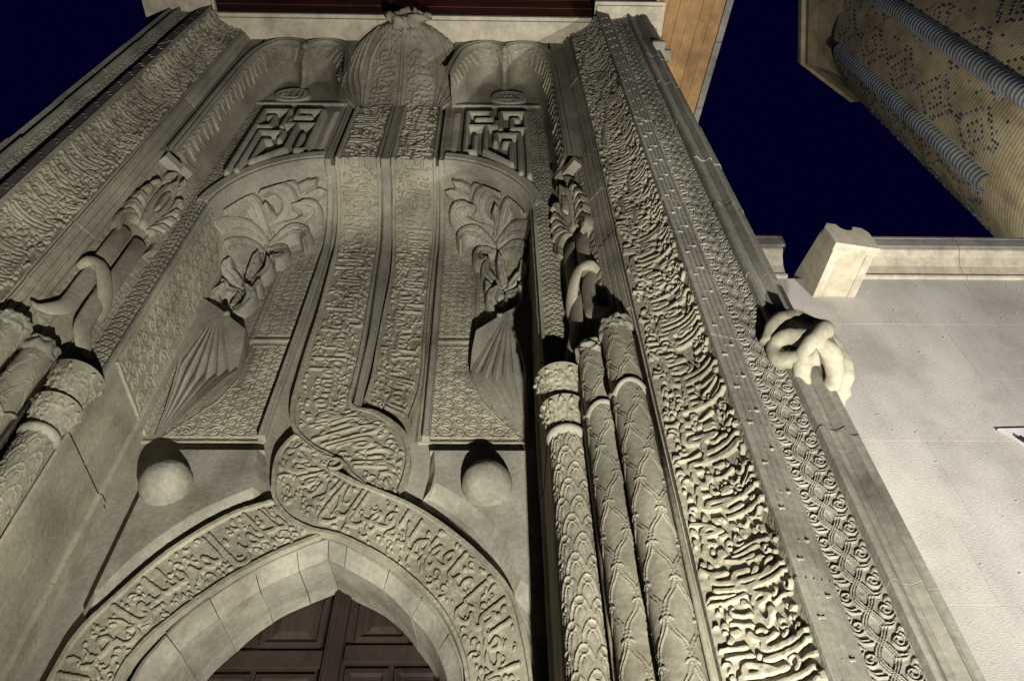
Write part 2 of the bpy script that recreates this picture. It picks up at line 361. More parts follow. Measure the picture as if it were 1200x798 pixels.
def arabesque(cv, x0, x1, y0, y1, cell, hm, w, mask=None, seed=3):
    """mirror-symmetric scrollwork: rows of facing spirals tied by crossing stems"""
    R = random.Random(seed); nx = max(1, round((x1 - x0) / cell)); ny = max(1, round((y1 - y0) / cell))
    cx, cy = (x1 - x0) / nx, (y1 - y0) / ny; r = min(cx, cy) * .36
    for j in range(ny):
        for i in range(nx):
            x, y = x0 + (i + .5) * cx, y0 + (j + .5) * cy
            if mask and not mask(x, y): continue
            side = -1 if i < nx / 2 else 1; a = (pi / 2 if (i + j) % 2 else -pi / 2) + side * .5; cw = side if (i + j) % 2 else -side
            cv.spiral(x, y, r, a, 1.2, w, hm, cw, 28)
            ex, ey = x + r * math.cos(a), y + r * math.sin(a); s2 = 1 if math.sin(a) > 0 else -1
            cv.stroke(spline([(ex, ey), (ex + side * cx * .32, ey + s2 * cy * .16), (x + side * cx * .62, y + s2 * cy * .5), (x + side * cx * .4, y + s2 * cy * .9)], 14), w, w * .7, hm)
            cv.leaf([(x + side * r, y), (x + side * cx * .5, y - s2 * cy * .15), (x + side * cx * .45, y - s2 * cy * .48)], w * 2.1, hm * .8, hm, False, .5, 12)
            if (i + j) % 3 == 0: cv.stamp(x - side * cx * .45, y + s2 * cy * .2, w * .9, hm)
    return cv

# ------------------------------------------------------------------ setting: the ground
GZ = -.8
b = MB(); b.add([(-300, -300, GZ), (300, -300, GZ), (300, 300, GZ), (-300, 300, GZ)], [(0, 1, 2, 3)])
tag(b.build('ground', GROUND), kind='structure')

# ================================================================== THE PORTAL
PORTAL = thing('stone_portal', 'tall carved stone portal with knotted inscription bands, columns and a pointed doorway', 'portal')
ZT = 12.45
def zrows(z0, z1, D, k=.62):
    out = [z0]; z = z0
    while z < z1:
        cz = (z - CAMZ) * .7876 + D * .616; z += max(.0035, k * cz * cz / (768 * D)); out.append(min(z, z1))
    return np.array(out)
def relief(name, us, vs, surf, cv, uv=None, mat=STONE, parent=PORTAL, keep_above=None, smooth=True):
    """grid over (u,v); surf(U,V)->P,N ; cv sampled at uv(U,V)"""
    U, V = np.meshgrid(us, vs); P, N = surf(U, V); a, c = uv(U, V) if uv else (U, V)
    H = cv.sample(a, c)
    Q = P + N * H[..., None]; keep = None
    if keep_above is not None:
        k = H > keep_above; keep = k[:-1, :-1] | k[1:, :-1] | k[:-1, 1:] | k[1:, 1:]
    return grid_obj(name, Q, mat, parent, smooth, keep)

# ---- inscription coves (quarter hollow), outer frame
CI, CO = (2.23, .16), (2.56, -.13)           # inner (deep) and outer (front) plan points
def cove_surface(s):
    def f(U, V):                             # U: 0..1 across (inner->outer), V: z
        th = U * pi / 2; W = CI[0] + (CO[0] - CI[0]) * np.sin(th); D = CO[1] + (CI[1] - CO[1]) * np.cos(th)
        P = np.stack([s * W, D, V], -1)
        n = np.stack([-s * (CI[1] - CO[1]) * np.sin(th), -(CO[0] - CI[0]) * np.cos(th), 0 * V], -1)
        return P, n / np.linalg.norm(n, axis=-1, keepdims=True)
    return f
COVE_W = .50
for s in (1, -1):
    z0, z1 = 2.9, ZT; L = z1 - z0
    cv = Canvas(L, COVE_W, .0034)
    letter_band(cv, FATH if s > 0 else ' '.join(FATH.split()[22:] + FATH.split()), .012, COVE_W - .012, .024, 1.0, True, 11 if s > 0 else 12, None, True)
    cv.rough(.0012)
    uv = (lambda U, V, z1=z1: (z1 - V, U * COVE_W)) if s > 0 else (lambda U, V, z0=z0: (V - z0, U * COVE_W))
    relief('inscription_cove', np.linspace(0, 1, 140), zrows(z0, z1, 3.0, .46), cove_surface(s), cv, uv, smooth=False)

# ---- mouldings extruded up the frame in separate courses
def course_blocks(name, prof, zs, s, mat=STONE, jog=.004, gap=.004):
    for i in range(len(zs) - 1):
        b = MB(); dx = random.uniform(-jog, jog); dy = random.uniform(-jog, jog)
        lo, hi = zs[i] + gap / 2, zs[i + 1] - gap / 2
        a = [(s * (W + dx), D + dy, lo) for W, D in prof]; c = [(s * (W + dx), D + dy, hi) for W, D in prof]
        inn = [(s * (W + dx), D + dy + .03, lo - gap) for W, D in prof]; ino = [(s * (W + dx), D + dy + .03, hi + gap) for W, D in prof]
        b.loft([inn, a, c, ino]); b.build(name, mat, PORTAL)
def courses(z0, z1, h, seed):
    R = random.Random(seed); z = [z0]
    while z[-1] < z1 - h * .5: z.append(min(z1, z[-1] + h * R.uniform(.8, 1.2)))
    z[-1] = z1; return z
def fl(a, b, n, depth):
    """fluted line between two plan points: n hollow grooves"""
    out = []; A = np.array(a); B = np.array(b); t = B - A; nr = np.array([-t[1], t[0]]) / np.linalg.norm(t)
    if nr[1] < 0: nr = -nr
    for i in range(n):
        for q, e in ((0, 0), (.62, 0), (.68, 1), (.94, 1)):
            out.append(tuple(A + t * (i + q) / n + nr * depth * e))
    out.append(tuple(B)); return out
ZC = {1: courses(0, ZT, .92, 3), -1: courses(0, ZT, .92, 8)}
for s in (1, -1):
    zs = ZC[s]
    # fluted moulding inside the cove
    course_blocks('inner_moulding', [(2.10, .34)] + fl((2.10, .32), (2.205, .17), 3, .010) + [(2.205, .20), (2.228, .20), (2.23, .16)], zs, s)
    # fluted flat band with small T-shaped cuts
    course_blocks('fluted_band', [(2.56, -.13), (2.565, -.15)] + fl((2.575, -.150), (2.725, -.115), 4, .008) + [(2.74, -.11), (2.75, -.03), (2.757, -.03)], zs, s, STONE_B)
    # outer rolls
    course_blocks('outer_moulding', [(2.985, -.05), (2.987, -.115), (3.005, -.125), (3.02, -.118), (3.05, -.09), (3.09, -.082), (3.115, -.10), (3.13, -.115), (3.145, -.10),
                                     (3.16, -.06), (3.20, -.045), (3.225, -.055), (3.24, -.03), (3.265, .02), (3.285, .10), (3.29, .30), (3.29, 1.05)],
                  [z for z in zs if z < 11.0] + [11.2, ZT], s, STONE_B, .006)
# thicker roll at the very top of the right corner, with its broken stub
for s in (1,):
    b = MB(); z = np.linspace(11.22, ZT, 12); b.tube([(s * 3.20, -.03, q) for q in z], .085, 14)
    b.tube([(s * 3.31, .08, q) for q in z], .07, 12)
    b.build('corner_roll', STONE_B, PORTAL, True)
    b = MB(); b.box(3.12, 3.28, -.15, .0, 11.12, 11.21, .02); b.box(3.26, 3.38, -.03, .1, 11.18, 11.27, .02); b.build('broken_stub', STONE_C, PORTAL)
# T cuts as tiny raised marks on the fluted band
for s in (1, -1):
    b = MB(); z = 3.1
    while z < ZT - .2:
        for k, W in enumerate((2.60, 2.665)):
            D = -.150 + (W - 2.575) * .233; zz = z + .11 * k
            b.box(min(s * (W - .028), s * (W + .028)), max(s * (W - .028), s * (W + .028)), D - .002, D + .02, zz, zz + .009)
        z += .29
    tag(b.build('cut_marks', STONE_C, PORTAL), kind='stuff')

# ---- interlace band (pairs of spirals on a three-line plait)
def interlace_canvas(L):
    cv = Canvas(.225, L, .0028); p = .145; n = int(L / p) + 1
    t = np.linspace(0, p, 24); c = .1125
    for k in range(n):
        y = k * p
        for ph in (0, pi):
            for off in (-.0125, 0, .0125):
                cv.stroke(np.stack([c + .036 * np.sin(pi * (y + t) / p + ph) + off, y + t], 1), .0072, None, .013, None, .25)
        for sx, yy, cw in ((-1, y + p * .5, 1), (1, y + p * 1.0, -1)):
            cv.spiral(c + sx * .072, yy, .037, -sx * .4 + pi * .5, 1.75, .0085, .0145, cw, 60, .25)
            cv.stroke(spline([(c + sx * .030, yy - p * .52), (c + sx * .075, yy - p * .50), (c + sx * .104, yy - p * .22)], 14), .0085, .007, .013, None, .25)
            cv.stroke(spline([(c + sx * .045, yy - p * .40), (c + sx * .078, yy - p * .40), (c + sx * .095, yy - p * .25)], 12), .007, .006, .012, None, .25)
            cv.leaf([(c + sx * .080, yy + p * .30), (c + sx * .100, yy + p * .42), (c + sx * .108, yy + p * .34)], .020, .010, .014, False, .3, 10)
    cv.rough(.0008); return cv
ICV = interlace_canvas(9.6)
for s in (1, -1):
    def surf(U, V, s=s):
        W = 2.757 + U * 1.0; D = -.03 - .03 * (U / .225)
        P = np.stack([s * W, D, V], -1); n = np.zeros_like(P); n[..., 1] = -1; return P, n
    relief('interlace_band', np.linspace(0, .228, 76), zrows(2.9, ZT, 2.95, .6), surf, ICV, lambda U, V: (U, V - 2.9), STONE_B, smooth=False)

# ---- splayed jamb, frontal chain band, reveal
SA, SB = np.array((1.83, .69)), np.array((2.10, .33))
SN = np.array((-(SB - SA)[1], (SB - SA)[0])); SN = SN / np.linalg.norm(SN); SN = SN if SN[1] < 0 else -SN     # outward (towards viewer/axis)
SL = float(np.linalg.norm(SB - SA))
def splay_pt(s, q, z, off=0.0):
    p = SA + (SB - SA) * q + SN * off; return (s * p[0], p[1], z)
def splay_surf(s):
    def f(U, V):
        W = SA[0] + (SB - SA)[0] * U / SL; D = SA[1] + (SB - SA)[1] * U / SL
        P = np.stack([s * W, D, V], -1); n = np.zeros_like(P); n[..., 0] = s * SN[0]; n[..., 1] = SN[1]; return P, n
    return f
scv = Canvas(SL, 3.95, .004)
arabesque(scv, .02, SL * .27, .05, 3.9, .10, .011, .012, seed=4); arabesque(scv, SL * .76, SL - .02, .05, 3.9, .10, .011, .012, seed=5)
for x in (.008, SL * .29, SL * .74, SL - .008): scv.stroke([(x, 0), (x, 3.95)], .012, None, .014)
scv.A[:, int(SL * .31 / .004):int(SL * .72 / .004)] = -.02; scv.blur(1); scv.rough(.0008)
jcv = Canvas(SL, 6.0, .006); jcv.rough(.0015)
for s in (1, -1):
    relief('jamb_panel', np.linspace(0, SL, 110), zrows(5.75, 9.7, 3.5, .75), splay_surf(s), scv, lambda U, V: (U, V - 5.75))
    relief('jamb_wall', np.linspace(0, SL, 8), np.linspace(0, 5.75, 30), splay_surf(s), jcv)
def chain_canvas(w, L):
    cv = Canvas(w, L, .0036); p = .15; n = int(L / p) + 1; t = np.linspace(0, p, 22); c = w / 2
    for k in range(n):
        y = k * p
        for ph in (0, pi):
            cv.stroke(np.stack([c + w * .30 * np.sin(2 * pi * t / p + ph), y + t], 1), .014, None, .013)
            cv.stroke(np.stack([c + w * .42 * np.sin(pi * t / p * 2 + ph + .8), y + t], 1), .008, None, .009)
        for sx in (-1, 1):
            cv.spiral(c + sx * w * .34, y + p * (.25 if sx > 0 else .75), .022, 0, 1.1, .009, .012, sx, 20)
        cv.stamp(c, y + p * .25, .016, .013); cv.stamp(c, y + p * .75, .016, .013)
    for x in (.006, w - .006): cv.stroke([(x, 0), (x, L)], .011, None, .012)
    cv.rough(.0007); return cv
chv = chain_canvas(.205, 5.7)
for s in (1, -1):
    def surf(U, V, s=s):
        P = np.stack([s * (1.622 + U), .69 + 0 * U, V], -1); n = np.zeros_like(P); n[..., 1] = -1; return P, n
    relief('chain_band', np.linspace(0, .205, 62), zrows(5.75, 11.4, 3.69, .7), surf, chv, lambda U, V: (U, V - 5.75))
    b = MB(); b.loft([[(s * 1.622, .69, z), (s * 1.83, .69, z)] for z in (0, 5.75)])
    for i, (za, zb) in enumerate(zip([0, 1.1, 2.0, 2.9, 3.75, 4.55, 5.3, 6.1], [1.1, 2.0, 2.9, 3.75, 4.55, 5.3, 6.1, 8.6])):
        e = .003 * (i % 3 - 1); g = .004
        b.loft([[(s * (1.612 + e), .69, z), (s * (1.60 + e), .71, z), (s * (1.60 + e), 1.0, z), (s * (1.612 + e), 1.006, z), (s * (1.60 + e), 1.012, z),
                 (s * (1.60 + e), 1.30, z), (s * (1.575 + e), 1.32, z), (s * (1.575 + e), 1.40, z), (s * (1.60 + e), 1.42, z), (s * (1.60 + e), 1.75, z)] for z in (za + g, zb)])
    b.build('reveal', STONE, PORTAL)
    rc = Canvas(.80, 2.6, .0042); arabesque(rc, .05, .74, .06, 2.5, .17, .012, .016, None, 13)
    for x in (.03, .77): rc.stroke([(x, 0), (x, 2.6)], .018, None, .014)
    rc.stroke([(0, .02), (.8, .02)], .03, None, .018); rc.rough(.0008)
    def rsurf(U, V, s=s):
        P = np.stack([s * 1.597 + 0 * U, .715 + U, V], -1); n = np.zeros_like(P); n[..., 0] = -s; return P, n
    relief('reveal_panel', np.linspace(0, .79, 130), zrows(6.05, 8.6, 4.1, .7), rsurf, rc, lambda U, V: (U, V - 6.05))
    # hatched cable roll along the inner arris
    b = MB(); n = 150
    for k in range(n):
        z = 5.8 + k * (8.5 - 5.8) / n
        b.box(min(s * 1.604, s * 1.628), max(s * 1.604, s * 1.628), .672, .70, z, z + .011)
    tag(b.build('cable_edge', STONE_B, PORTAL), kind='stuff')

# ---- column clusters
def lattice_canvas(w, L, fine):
    cv = Canvas(w, L, .0032)
    if not fine:                                    # ogee net: pointed cells with star knots on a smooth shaft
        cw, chh = w / 2.6, .21; ny = int(L / chh) + 2
        for j in range(-1, ny):
            for i in range(-1, 4):
                x = (i + (.5 if j % 2 else 0)) * cw + cw * .25; y = j * chh
                for sx in (-1, 1):
                    q = spline([(x, y), (x + sx * cw * .10, y + chh * .35), (x + sx * cw * .36, y + chh * .66), (x + sx * cw * .5, y + chh)], 14)
                    for o in (-.008, .008): cv.stroke(q + np.array([o, 0]), .0062, None, .0075, None, .3)
                    cv.leaf([(x, y), (x + sx * .016, y - .004), (x + sx * .026, y - .018)], .013, .006, .009, False, .4, 8)
                cv.stamp(x, y, .010, .009)
    else:
        cw, chh = w / 4, .135; ny = int(L / chh) + 2
        for j in range(-1, ny):
            for i in range(-1, 5):
                x = (i + (.5 if j % 2 else 0)) * cw; y = j * chh
                for k_, hh_ in ((1.0, .0095), (.62, .0085)):
                    a_ = np.linspace(0, pi, 22); q = np.stack([x + cw * .5 * k_ * np.cos(a_), y + chh * .95 * k_ * np.sin(a_) ** .8 * (1 + .12 * np.sin(a_) ** 8)], 1)
                    cv.stroke(q, .0085 if k_ == 1 else .0065, None, hh_, None, .3)
                cv.leaf([(x, y + .01), (x, y + chh * .25), (x, y + chh * .5)], .020, .005, .009, True, .4, 10)
                for sx in (-1, 1): cv.leaf([(x, y + chh * .62), (x + sx * cw * .16, y + chh * .70), (x + sx * cw * .2, y + chh * .84)], .012, .005, .008, False, .4, 8)
    cv.rough(.0003); return cv
NET, FINE = lattice_canvas(.36, 4.2, False), lattice_canvas(.36, 4.2, True)
def column(s, cx, cy, r, ztop, cv, facing, name):
    z0 = 1.9
    o = thing(name, None, None)
    def surf(U, V):
        a = facing + (U - .5) * 2 * math.radians(118)
        n = np.stack([s * np.sin(a), -np.cos(a), 0 * V], -1); P = np.stack([s * cx + 0 * V, cy + 0 * V, V], -1) + n * r; return P, n
    U = np.linspace(0, 1, 96); V = zrows(z0, ztop, 3.4, .55)
    c = relief(name, U, V, surf, cv, lambda U, V: (U * .36, V - z0))
    bpy.data.objects.remove(o)
    return c
def ring_pts(s, cx, cy, r, z, n=25, facing=0, span=118):
    return [(s * (cx + r * math.sin(facing + math.radians(-span + 2 * span * i / (n - 1)))), cy - r * math.cos(facing + math.radians(-span + 2 * span * i / (n - 1))), z) for i in range(n)]
def rough_mass(o, amp, sc, seed):
    me = o.data; n = len(me.vertices); co = np.zeros(n * 3, np.float32); me.vertices.foreach_get('co', co); co = co.reshape(-1, 3)
    R = np.random.default_rng(seed); k = R.normal(0, 1, (24, 3)) * sc; ph = R.uniform(0, 6.28, 24); d = R.normal(0, 1, (24, 3))
    co += (np.sin(co @ k.T + ph) @ d / 5 * amp).astype(np.float32); me.vertices.foreach_set('co', co.ravel()); me.update()
for s in (1, -1):
    # slim ring column with two-tier leaf capital
    col = column(s, 1.715, .615, .105, 5.16, FINE, -.25, 'leaf_column')
    b = MB()
    for z, r in ((5.14, .108), (5.15, .125), (5.175, .135), (5.20, .13), (5.215, .112)): pass
    b.loft([ring_pts(s, 1.715, .615, r, z, 31, -.25) for z, r in ((5.13, .10), (5.145, .122), (5.17, .134), (5.195, .13), (5.215, .108))])
    b.build('collar', STONE_C, col, True)
    for zb, h, r0, r1 in ((5.225, .22, .10, .145), (5.47, .28, .115, .17)):
        cv = Canvas(.5, h, .0035)
        nl = 9
        for i in range(nl):
            x = (i + .5) * .5 / nl
            cv.leaf([(x, .0), (x, h * .5), (x + .008, h * .93)], .05, .012, .038, True, .35, 22)
            cv.leaf([(x + .027, h * .3), (x + .028, h * .6), (x + .02, h * .85)], .024, .008, .03, False, .4, 14)
        for _ in range(70): cv.stamp(random.uniform(0, .5), random.uniform(0, h), random.uniform(.004, .010), .002, .5, True)
        cv.rough(.006)
        def surf(U, V, r0=r0, r1=r1, h=h, zb=zb):
            a = -.25 + (U - .5) * 2 * math.radians(118); r = r0 + (r1 - r0) * (V / h) ** 1.3
            n = np.stack([s * np.sin(a), -np.cos(a), -.35 + 0 * V], -1)
            P = np.stack([s * 1.715 + s * np.sin(a) * r, .615 - np.cos(a) * r, zb + V], -1); return P, n
        t = relief('capital_tier', np.linspace(0, 1, 90), np.linspace(0, h, 34), surf, cv, lambda U, V: (U * .5, V), parent=col)
        b = MB(); top = ring_pts(s, 1.715, .615, r1 + .02, zb + h - .005, 31, -.25); b.loft([ring_pts(s, 1.715, .615, .01, zb, 31, -.25), ring_pts(s, 1.715, .615, r0, zb, 31, -.25), top, ring_pts(s, 1.715, .615, .01, zb + h - .004, 31, -.25)])
        b.build('capital_bed', STONE, col)
    b = MB(); b.box(min(s * 1.60, s * 1.84), max(s * 1.60, s * 1.84), .52, .70, 5.745, 5.80, .012); b.build('abacus', STONE_C, col)
    # two net columns in the splay
    for cx, cy, r, zt, fc in ((1.935, .42, .105, 5.76, -.5), (2.085, .235, .105, 5.80, -.45)):
        col = column(s, cx, cy, r, zt, NET, fc, 'net_column')
        b = MB()
        for zc in (5.12,):
            n = 33; c0 = []; c1 = []; c2 = []
            for i in range(n):
                a = fc + math.radians(-118 + 236 * i / (n - 1)); zz = zc + .09 * abs(math.sin(1.5 * (a - fc) + .9)) ** .7
                for c, rr, dz in ((c0, r + .002, -.014), (c1, r + .026, 0), (c2, r + .004, .014)): c.append((s * (cx + rr * math.sin(a)), cy - rr * math.cos(a), zz + dz))
            b.loft([c0, c1, c2])
        b.build('beaded_ring', STONE_C, col, True)
        b = MB(); rings = [(zt - .03, r + .002), (zt, r + .014), (zt + .06, r + .018), (zt + .11, r + .006), (zt + .14, r - .05), (zt + .15, .005)]
        dense = []
        for k in range(len(rings) - 1):
            for q in np.linspace(0, 1, 5, endpoint=False): dense.append((rings[k][0] + (rings[k + 1][0] - rings[k][0]) * q, rings[k][1] + (rings[k + 1][1] - rings[k][1]) * q))
        dense.append(rings[-1]); b.loft([ring_pts(s, cx, cy, rr, z, 45, fc, 150) for z, rr in dense])
        o = b.build('worn_capital', STONE_C, col, True); rough_mass(o, .011, 55, 5 + int(s * 3 + cx * 10))
    # small beads between shafts
    b = MB()
    for (x, y, r) in ((1.835, .50, .022), (2.015, .31, .022), (2.19, .16, .016)): b.tube([(s * x, y, 1.5), (s * x, y, 5.7)], r, 10)
    b.build('bead_shafts', STONE, PORTAL, True)

# ---- palmette and knotted strands hanging on the splay
def splay_surf_off(s, off):
    f0 = splay_surf(s)
    def f(U, V): P, n = f0(U, V); return P + n * off, n
    return f
def jamb_palmette(s):
    w, h = SL, 1.32; k = .64; cv = Canvas(w, h * k, .0034); c = w * .47
    for sx in (-1, 1):
        cv.petal([(c, .26), (c + sx * .13, .24), (c + sx * .19, .14), (c + sx * .15, .03)], .10, .05, .11)
        cv.petal([(c, .24), (c + sx * .09, .30), (c + sx * .19, .30), (c + sx * .21, .23)], .085, .05, .11)
        cv.petal([(c, .25), (c + sx * .09, .38), (c + sx * .19, .40), (c + sx * .215, .34)], .085, .05, .115)
        cv.petal([(c, .26), (c + sx * .08, .44), (c + sx * .17, .50), (c + sx * .205, .45)], .085, .05, .12)
        cv.petal([(c, .28), (c + sx * .07, .50), (c + sx * .13, .60), (c + sx * .175, .56)], .085, .05, .125)
        cv.petal([(c + sx * .03, .66), (c + sx * .08, .74), (c + sx * .04, .81)], .08, .07, .11)
    cv.petal([(c, .27), (c, .48), (c, .72)], .17, .06, .135); cv.petal([(c, .40), (c, .50), (c, .60)], .07, .13, .12, 40, False)
    cv.rough(.0012); cv.blur(1)
    return relief('jamb_palmette', np.linspace(0, w, 150), np.linspace(0, h, 220), lambda U, V: splay_surf_off(s, -.012)(U, V + 7.38), cv, lambda U, V: (U, V * k), keep_above=.012)
for s in (1, -1):
    jamb_palmette(s)
    def sp(pts, n=40):
        q = spline(pts, n); return [splay_pt(s, a, z, o) for a, z, o in q]
    def strand(name, pts, width, thick, n=44):
        # half-round strand laid on the jamb: swept in jamb coordinates, flattened, then mapped to the wall
        q = spline([(a * SL, 6.05 + (z - 6.05) * (.62 if z > 6.5 else .62 + .38 * (6.5 - z) / .45), o) for a, z, o in pts], n); width = [x * .78 for x in width]; wd = np.interp(np.linspace(0, 1, n), np.linspace(0, 1, len(width)), width)
        t = MB(); t.tube([(u, z, o / thick) for u, z, o in q], wd, 18)
        t.v = [splay_pt(s, u / SL, z, o * thick) for u, z, o in t.v]; return t.build(name, STONE, PORTAL, True)
    strand('knot_strand', [(.335, 8.40, .02), (.33, 8.1, .045), (.33, 7.45, .05), (.33, 7.15, .04), (.40, 6.98, .02)], [.088, .088, .086, .086, .07], .36)
    strand('knot_strand', [(.42, 7.12, .02), (.37, 6.95, .055), (.35, 6.55, .07), (.32, 6.30, .075), (.20, 6.14, .075), (.02, 6.05, .06), (-.12, 6.10, .05)], [.06, .086, .088, .088, .095, .075, .016], .40)
    strand('knot_strand', [(.69, 8.40, .02), (.70, 8.1, .045), (.70, 7.45, .05), (.70, 7.25, .03)], [.090, .090, .090, .07], .36)
    strand('knot_strand', [(.70, 7.35, .03), (.70, 7.05, .055), (.71, 6.55, .07), (.76, 6.36, .075), (.90, 6.22, .07), (1.05, 6.17, .06), (1.16, 6.20, .05)], [.08, .09, .09, .086, .085, .065, .014], .40)
    strand('knot_saddle', [(.16, 6.72, .02), (.24, 6.90, .06), (.40, 7.08, .10), (.56, 7.22, .125), (.70, 7.33, .125), (.86, 7.35, .08), (.92, 7.25, .02)], [.05, .075, .085, .085, .08, .065, .04], .42)
    # stop of the leafy band above
    b = MB()
    for a, c2, z in ((.3, .62, 8.80), (.55, .98, 8.70)):
        p0, p1 = splay_pt(s, a, z, .0), splay_pt(s, c2, z, .0)
        q0, q1 = splay_pt(s, a, z, .10), splay_pt(s, c2, z, .10)
        b.add([p0, p1, q1, q0] + [(p[0], p[1], p[2] + .10) for p in (p0, p1, q1, q0)], [(0, 1, 2, 3), (4, 7, 6, 5), (0, 4, 5, 1), (1, 5, 6, 2), (2, 6, 7, 3), (3, 7, 4, 0)])
    b.build('moulding_stop', STONE_C, PORTAL)

# ---- the sunk back of the niche
def zarch(W): W = abs(W) if not isinstance(W, np.ndarray) else np.abs(W); return 8.30 + 1.22 * np.sqrt(np.clip(1 - (np.clip(W - .58, 0, 1.02) / 1.03) ** 2, 0, 1))
def dback(X, Z, base=1.5, top=.87):
    za = zarch(X); q = np.clip((Z - (za - .80)) / .80, 0, 1); return base - (base - top) * (1 - np.sqrt(np.clip(1 - q * q, 0, 1)))
def dband(Z): q = np.clip((Z - 8.75) / .80, 0, 1); d = 1.45 - .73 * (1 - np.sqrt(np.clip(1 - q * q, 0, 1))); return np.where(Z > 9.55, .72, d)

# centre strip behind and between the two bands
zs = np.r_[np.linspace(6.0, 8.7, 30), np.linspace(8.75, 9.55, 30), np.linspace(9.58, 11.1, 12)]
xs = np.linspace(-.655, .655, 66)
X, Z = np.meshgrid(xs, zs); D = dband(Z) + .045
D[np.abs(X) > .60] -= .02
P = np.stack([X, D, Z], -1); keep = None
grid_obj('centre_ground', P, STONE, PORTAL, False, keep)
b = MB()                                         # plain fluted strip between the bands
def strip(xa, xb, z0, z1, lift, n=60):
    zz = np.r_[np.linspace(z0, 8.75, 16), np.linspace(8.76, 9.55, 24), np.linspace(9.56, z1, 8)] if z1 > 9.56 else np.linspace(z0, z1, n)
    rows = []
    for z in zz:
        d = float(dband(np.array(z))); a, c = np.interp(z, [6.2, 7.3, 8.4, 9.4, 11], xa), np.interp(z, [6.2, 7.3, 8.4, 9.4, 11], xb)
        rows.append([(a, d + .05, z), (a, d - lift + .012, z), (a + (c - a) * .14, d - lift, z), (a + (c - a) * .16, d - lift + .01, z), (a + (c - a) * .84, d - lift + .01, z), (a + (c - a) * .86, d - lift, z), (c, d - lift + .012, z), (c, d + .05, z)])
    return rows
b.loft(strip([.048, .055, .0, -.04, -.045], [.118, .13, .12, .058, .062], 6.33, 11.05, .052)); b.build('centre_strip', STONE_C, PORTAL)
# side borders of the bands
for s in (1, -1):
    b = MB()
    W0 = [.655, .64, .62, .60, .59] if s > 0 else [.60, .59, .59, .60, .59]
    a = [x * s for x in W0]; c = [(x + .06) * s for x in W0]
    rw = strip(a, c, 6.0, 11.05, .04); b.loft(rw); b.add(rw[0], [list(range(8))]); b.add(rw[-1], [list(range(8))]); b.build('band_border', STONE_C, PORTAL)

# ---- inscription ribbons
def ribbon(name, pairs, depth, text, hm, seed, flip=False, em=1.0, cell=.0036, ustep=.006, nv=96, lift=.035, bord=.075, rev=False, mat=STONE):
    """pairs: [((xa,za),(xb,zb)),...] edges a and b; lettering fills between, tops towards b unless flip"""
    A = spline([p[0] for p in pairs], 600); B = spline([p[1] for p in pairs], 600)
    # keep the pairing of the control points
    def par(idx):
        q = np.asarray([p[idx] for p in pairs], float); k = len(q); e = np.vstack([2 * q[0] - q[1], q, 2 * q[-1] - q[-2]]); out = []
        for i in range(k - 1):
            a, b_, c, d = e[i:i + 4]; t = np.linspace(0, 1, 30, endpoint=False)[:, None]
            out.append(.5 * ((2 * b_) + (-a + c) * t + (2 * a - 5 * b_ + 4 * c - d) * t ** 2 + (-a + 3 * b_ - 3 * c + d) * t ** 3))
        return np.vstack(out + [q[-1:]])
    A, B = par(0), par(1); Mid = (A + B) / 2
    if Mid[:, 1].max() > 9:
        sk = np.linspace(0, len(Mid) - 1, 6000); A, B, Mid = [np.stack([np.interp(sk, np.arange(len(q)), q[:, j]) for j in (0, 1)], 1) for q in (A, B, Mid)]
    sl = np.r_[0, np.cumsum(np.maximum(np.linalg.norm(np.diff(np.c_[Mid, dband(Mid[:, 1])], axis=0), axis=1), 1e-6))]; L = sl[-1]
    wid = float(np.median(np.linalg.norm(A - B, axis=1))); n = max(20, int(L / ustep)); t = np.linspace(0, L, n)
    Ai = np.stack([np.interp(t, sl, A[:, j]) for j in (0, 1)], 1); Bi = np.stack([np.interp(t, sl, B[:, j]) for j in (0, 1)], 1)
    cv = Canvas(L, wid, cell); e = wid * bord
    letter_band(cv, text, e * 1.25, wid - e * 1.25, hm, em, True, seed)
    for v in (e * .45, wid - e * .45): cv.stroke([(0, v), (L, v)], e * .8, None, hm * .95, None, .25) if False else None
    j = int(e / cell); cv.A[:j] = hm * 1.05; cv.A[-j:] = hm * 1.05; g = max(1, int(.006 / cell)); cv.A[j:j + g] = -.004; cv.A[-j - g:-j] = -.004
    cv.rough(.001)
    v = np.linspace(0, 1, nv); v = np.r_[0, v, 1]
    Vv, T = np.meshgrid(v, t)
    Pxz = Ai[:, None, :] * (1 - Vv[..., None]) + Bi[:, None, :] * Vv[..., None]
    vv = (1 - Vv) if flip else Vv; tt = (L - T) if rev else T
    H = cv.sample(tt, vv * wid)
    qz = np.where(Pxz[..., 1] > 9.55, 0, np.clip((Pxz[..., 1] - 8.75) / .80, 0, .999)); ny_, nz_ = .80 * np.sqrt(1 - qz ** 2), .73 * qz; nn_ = np.hypot(ny_, nz_); H = H + lift
    d = depth(Pxz[..., 0], Pxz[..., 1]) - H * ny_ / nn_; ZZ = Pxz[..., 1] - H * nz_ / nn_
    d[:, 0] = depth(Pxz[:, 0, 0], Pxz[:, 0, 1]) + .06; d[:, -1] = depth(Pxz[:, -1, 0], Pxz[:, -1, 1]) + .06
    P = np.stack([Pxz[..., 0], d, ZZ], -1)
    return grid_obj(name, P, mat, PORTAL, False)
DB = lambda X, Z: dband(Z)
